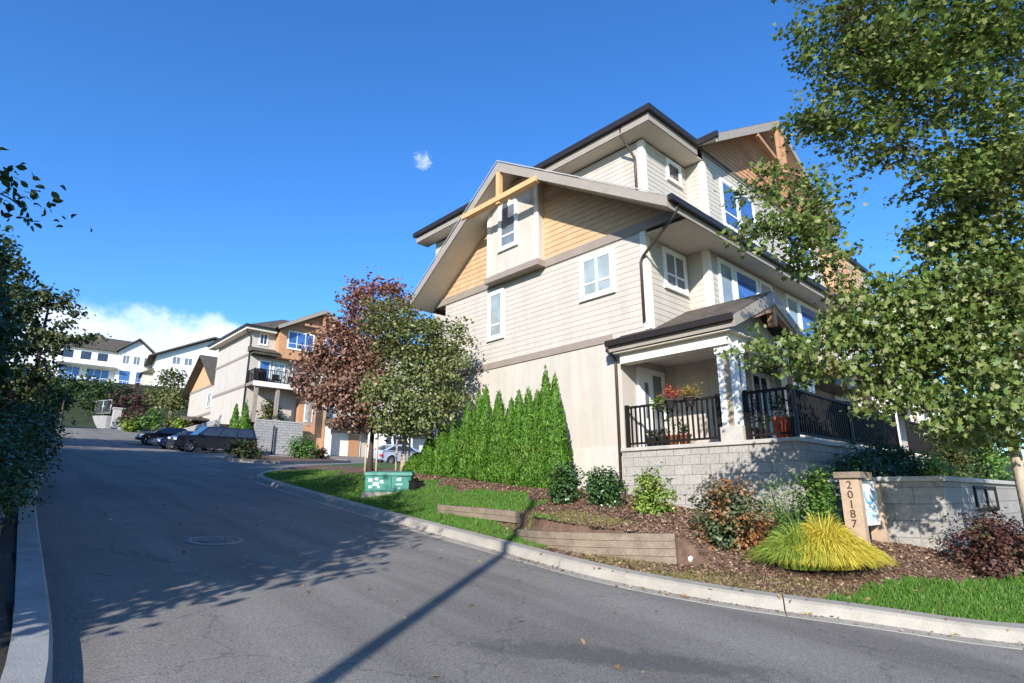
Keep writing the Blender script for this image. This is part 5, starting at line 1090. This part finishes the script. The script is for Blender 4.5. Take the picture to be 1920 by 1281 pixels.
# ---------------------------------------------------------------- background planting and small things
cedar((16.15,50.4,4.85),4.0,.55,'left of the two small cedars beside the far retaining wall',2200,M['f_cedar'],'cedars across the lane',.16)
cedar((16.75,49.9,4.8),4.4,.6,'right, taller one of the two small cedars beside the far retaining wall',2200,M['f_cedar'],'cedars across the lane',.16)
shrub('island_shrub',(12.3,36.0,zc(36)),'dark tawny shrub on the kerb island in front of the black pickup',(1.1,1.0),1.2,1300,.16,T_OVAL,M['f_darkolive'],'shrubs on the kerb island')
shrub('island_shrub',(17.6,40.2,zc(40.2)),'dense green clipped shrub below the far stone wall',(1.15,1.0),1.75,2000,.15,T_OVAL,M['f_green'],'shrubs on the kerb island')
shrub('island_shrub',(18.9,40.2,zc(40.2)),'low reddish shrub right of the clipped green one',(.6,.6),.9,700,.15,T_OVAL,M['f_burg'],'shrubs on the kerb island')
shrub('balcony_shrub',(18.9,50.5,7.3),'olive shrub on top of the far stone wall under the balcony',(1.1,.8),2.2,1300,.2,T_OVAL,M['f_mixed'])
mb=MB(); mb.add([],[]); 
ri=[(11.2,34.6),(13.2,33.4),(20.5,38.9),(19.8,41.6),(16.0,42.2),(12.0,38.0)]
me=MB(); n=len(ri); me.add([(x,y,zc(y)+.14) for x,y in ri]+[(x,y,zc(y)-.1) for x,y in ri],[tuple(range(n))]+[(i,n+i,n+(i+1)%n,(i+1)%n) for i in range(n)]); o=me.build('island_bed',M['mulch']); o['kind']='structure'
me=MB()
for i in range(n):
    (x0,y0),(x1,y1)=ri[i],ri[(i+1)%n]; me.bar((x0,y0,zc(y0)+.06),(x1,y1,zc(y1)+.06),.3,.2)
o=me.build('island_kerb',M['conc']); o['kind']='structure'
mb=MB(); mb.tube([(19.0,49.4,4.6),(19.0,49.4,7.1)],.06,8); o=mb.build('steel_post',M['black'],None,(19.0,49.4,4.6)); tag(o,'thin dark post standing in front of the far stone wall','post')
p=at(318,770,66); B=[blob(*q) for q in ((320,715,68,1.5),(300,745,67,1.6),(345,745,67,1.6),(325,755,66,1.5),(330,700,68,.8))]
make_tree('small_tree',(p.x,p.y,7.5),'small round sunlit green tree in front of the second white house',B,220,14,.35,.3,T_OVAL,M['f_mixed'],M['bark'],.12,(p.x,p.y,p.z+3),.2)
for i,(px,py,D,r,h,mat,lb) in enumerate(((225,760,74,1.6,3.2,'f_burg','burgundy shrub below the first white house'),(262,760,73,1.6,3.0,'f_burg','reddish brown shrub right of the burgundy one'),(180,762,78,2.0,3.0,'f_dark','dark shrub above the far chain link fence'),(140,765,80,2.2,3.2,'f_dark','dark shrub left end above the far chain link fence'),(245,790,66,1.3,1.5,'f_mixed','clipped green hedge shrub at the left end of the far planter'),(285,790,65,1.4,1.5,'f_green','clipped green hedge shrub in the middle of the far planter'),(325,792,63,1.4,1.4,'f_mixed','clipped olive hedge shrub near the right end of the far planter'),(345,797,60,1.1,1.1,'f_lime','yellow shrub behind the parked cars'),(243,805,64,.9,1.2,'f_lime','pale yellow shrub beside the small hatchback'),(375,795,58,1.0,1.3,'f_burg','rusty shrub at the corner of the tan gabled house'))):
    p=at(px,py,D); shrub('far_shrub',(p.x,p.y,p.z-.6*h),lb,(r,r),h*1.25,700,.3,T_OVAL,M[mat],'shrubs at the top of the road')
# far stone wall curving at the top of the road, fence and pillar
mb=MB(); pts=[at(60,786,92),at(110,797,86),at(160,805,79),at(200,814,72)]
for a,b in zip(pts[:-1],pts[1:]):
    d=(b-a).normalized(); nrm=Vector((-d.y,d.x,0))*.3; v=[]
    for p,hh in ((a,2.3),(b,2.6 if b is not pts[-1] else 3.0)): pass
    h0=.9+.45*pts.index(a); h1=h0+.45
    mb.hexa([a-nrm-Vector((0,0,1)),b-nrm-Vector((0,0,1)),b+nrm-Vector((0,0,1)),a+nrm-Vector((0,0,1)),a-nrm+Vector((0,0,h0)),b-nrm+Vector((0,0,h1)),b+nrm+Vector((0,0,h1)),a+nrm+Vector((0,0,h0))])
o=mb.build('stone_wall',M['ledge'],None,pts[0]); tag(o,'sunlit stone wall at the top of the road below the chain link fence','retaining wall')
p=at(213,812,71); mb=MB(); mb.box(p.x-.4,p.y-.4,p.z-1,p.x+.4,p.y+.4,p.z+2.9); mb.box(p.x-.48,p.y-.48,p.z+2.9,p.x+.48,p.y+.48,p.z+3.05); o=mb.build('stone_pillar',M['cap'],None,p); tag(o,'pale square pillar at the end of the far stone wall','pillar')
p0=at(138,778,84);p1=at(206,776,73); FN=empty('chain_link_fence',p0,'galvanised chain link fence on the far stone wall','fence')
mb=MB()
for i in range(6):
    c=p0.lerp(p1,i/5); mb.tube([c,c+Vector((0,0,1.8))],.06,6)
mb.build('fence_post',M['steel'],FN); mb=MB(); mb.tube([p0+Vector((0,0,1.75)),p1+Vector((0,0,1.75))],.05,6); mb.tube([p0+Vector((0,0,.1)),p1+Vector((0,0,.1))],.03,6); mb.build('fence_rail',M['steel'],FN)
mb=MB(); d=(p1-p0)
for i in range(34):
    for s in (-1,1):
        a=p0+d*(i/34); b=p0+d*min(1,max(0,(i+s*3)/34))
        mb.tube([a+Vector((0,0,.12)),b+Vector((0,0,1.72))],.008,3,cap=False)
mb.build('wire_mesh',M['steel'],FN)
# balcony furniture
g=empty('barbecue',(17.85,50.6,10.7),'black covered barbecue at the left end of the balcony','barbecue')
mb=MB(); mb.lathe((17.85,50.6,10.72),[(.42,.0),(.46,.5),(.50,.85),(.40,1.15),(.0,1.3)],16); mb.build('cover',M['black'],g)
for i,(x,lb) in enumerate(((19.2,'black patio chair on the balcony beside the barbecue'),(20.6,'black patio chair at the right side of the balcony'))):
    c=empty('patio_chair',(x,50.5,10.7),lb,'chair','patio chairs on the balcony'); mb=MB(); mb.box(x-.3,50.2,11.1,x+.3,50.8,11.17); mb.build('seat',M['black'],c); mb=MB(); mb.box(x-.3,50.74,11.17,x+.3,50.8,11.65); mb.build('backrest',M['black'],c)
    for sx in (-.27,.27):
        for sy in (50.23,50.77): mb=MB(); mb.box(x+sx-.025,sy-.025,10.7,x+sx+.025,sy+.025,11.1); mb.build('leg',M['black'],c)
# ---------------------------------------------------------------- sky, sun, camera
sunv=Vector((1,.70,-.53)).normalized()
sl=bpy.data.lights.new('sun','SUN'); sl.energy=SUN_E; sl.angle=R(.53); sl.color=(1,.955,.90); so=bpy.data.objects.new('sun',sl); COL.objects.link(so); so.rotation_euler=sunv.to_track_quat('-Z','Y').to_euler(); so.location=(-20,-14,20)
w=bpy.data.worlds.new('World'); S.world=w; w.use_nodes=True; t=NT(w); bg=t.n['Background']
tint=t.add('ShaderNodeMix',data_type='RGBA',blend_type='MULTIPLY'); tint.inputs['Factor'].default_value=1; tint.inputs['B'].default_value=(*SKY_TINT,1)
sk=t.add('ShaderNodeTexSky',sky_type='NISHITA'); sk.sun_disc=False; sk.sun_elevation=math.asin(-sunv.z); sk.sun_rotation=math.atan2(-sunv.x,-sunv.y)%(2*math.pi); sk.air_density=1.0; sk.dust_density=.35; sk.ozone_density=2.6; sk.altitude=100
hs=t.add('ShaderNodeHueSaturation'); hs.inputs['Saturation'].default_value=SKY_SAT; hs.inputs['Value'].default_value=1.; t.link(sk.outputs[0],hs.inputs['Color'])
tc=t.add('ShaderNodeTexCoord'); sp=t.add('ShaderNodeSeparateXYZ'); t.link(tc.outputs['Generated'],sp.inputs[0])
az=t.add('ShaderNodeMath',operation='ARCTAN2'); t.link(sp.outputs['X'],az.inputs[0]); t.link(sp.outputs['Y'],az.inputs[1])
el=t.add('ShaderNodeMath',operation='ARCSINE'); t.link(sp.outputs['Z'],el.inputs[0])
cn=t.add('ShaderNodeTexNoise'); cn.inputs['Scale'].default_value=9; cn.inputs['Detail'].default_value=9; cn.inputs['Roughness'].default_value=.62; t.link(tc.outputs['Generated'],cn.inputs['Vector'])
cn2=t.add('ShaderNodeTexNoise'); cn2.inputs['Scale'].default_value=55; cn2.inputs['Detail'].default_value=6; cn2.inputs['Roughness'].default_value=.6; t.link(tc.outputs['Generated'],cn2.inputs['Vector'])
cn3=t.add('ShaderNodeTexNoise'); cn3.inputs['Scale'].default_value=48; cn3.inputs['Detail'].default_value=8; cn3.inputs['Roughness'].default_value=.7; cn3.inputs['Distortion'].default_value=.6; t.link(tc.outputs['Generated'],cn3.inputs['Vector'])
def cloud(px,py,wa,we,amt,dens,nz=None):
    r=Vector(ray(px,py)).normalized(); a0=math.atan2(r.x,r.y); e0=math.asin(r.z)
    def n(op,a,b=None,c=None):
        k=t.add('ShaderNodeMath',operation=op)
        for i,v in enumerate((a,b,c)):
            if v is None: continue
            if isinstance(v,(int,float)): k.inputs[i].default_value=v
            else: t.link(v,k.inputs[i])
        return k.outputs[0]
    da=n('DIVIDE',n('SUBTRACT',az.outputs[0],a0),wa); de=n('DIVIDE',n('SUBTRACT',el.outputs[0],e0),we)
    q=n('ADD',n('MULTIPLY',da,da),n('MULTIPLY',de,de)); q=n('SUBTRACT',1.,q); q=n('MULTIPLY_ADD',n('SUBTRACT',(nz or cn).outputs['Fac'],.5),amt,q)
    mr=t.add('ShaderNodeMapRange',interpolation_type='SMOOTHSTEP'); mr.inputs['From Min'].default_value=.0; mr.inputs['From Max'].default_value=1.6 if nz else .75; mr.inputs['To Max'].default_value=dens; t.link(q,mr.inputs['Value']); return mr.outputs[0]
cl=[cloud(260,665,.20,.075,2.6,.66),cloud(120,690,.16,.075,2.4,.62),cloud(420,690,.13,.055,2.4,.66),cloud(793,300,.020,.016,4.5,.5,cn3)]
c=cl[0]
for k in cl[1:]:
    mx=t.add('ShaderNodeMath',operation='MAXIMUM'); t.link(c,mx.inputs[0]); t.link(k,mx.inputs[1]); c=mx.outputs[0]
mix=t.add('ShaderNodeMix',data_type='RGBA'); t.link(c,mix.inputs['Factor']); t.link(hs.outputs[0],tint.inputs['A']); t.link(tint.outputs['Result'],mix.inputs['A'])
cc=t.add('ShaderNodeMix',data_type='RGBA'); cr=t.add('ShaderNodeMapRange'); cr.inputs['From Min'].default_value=.35; cr.inputs['From Max'].default_value=.65; t.link(cn.outputs['Fac'],cr.inputs['Value']); t.link(cr.outputs[0],cc.inputs['Factor'])
cc.inputs['A'].default_value=(*[v*CLOUD for v in (.72,.82,1.0)],1); cc.inputs['B'].default_value=(*[v*CLOUD for v in (1.0,1.0,1.02)],1); t.link(cc.outputs['Result'],mix.inputs['B'])
t.link(mix.outputs['Result'],bg.inputs['Color']); bg.inputs['Strength'].default_value=SKY_S
cam=bpy.data.cameras.new('camera'); cam.sensor_width=36; cam.lens=FPX*36/1920; cam.clip_end=3000; cam.clip_start=.05
co=bpy.data.objects.new('camera',cam); COL.objects.link(co); co.location=(0,0,EYE); co.rotation_euler=(math.pi/2+TH,0,-HD); S.camera=co
S.view_settings.view_transform='Standard'; S.view_settings.look='None'; S.view_settings.exposure=EXPO; S.view_settings.gamma=1
S.render.engine='CYCLES'; S.cycles.use_denoising=True; S.cycles.max_bounces=6; S.cycles.transparent_max_bounces=4; S.cycles.sample_clamp_indirect=6
S.render.resolution_x=1024; S.render.resolution_y=683
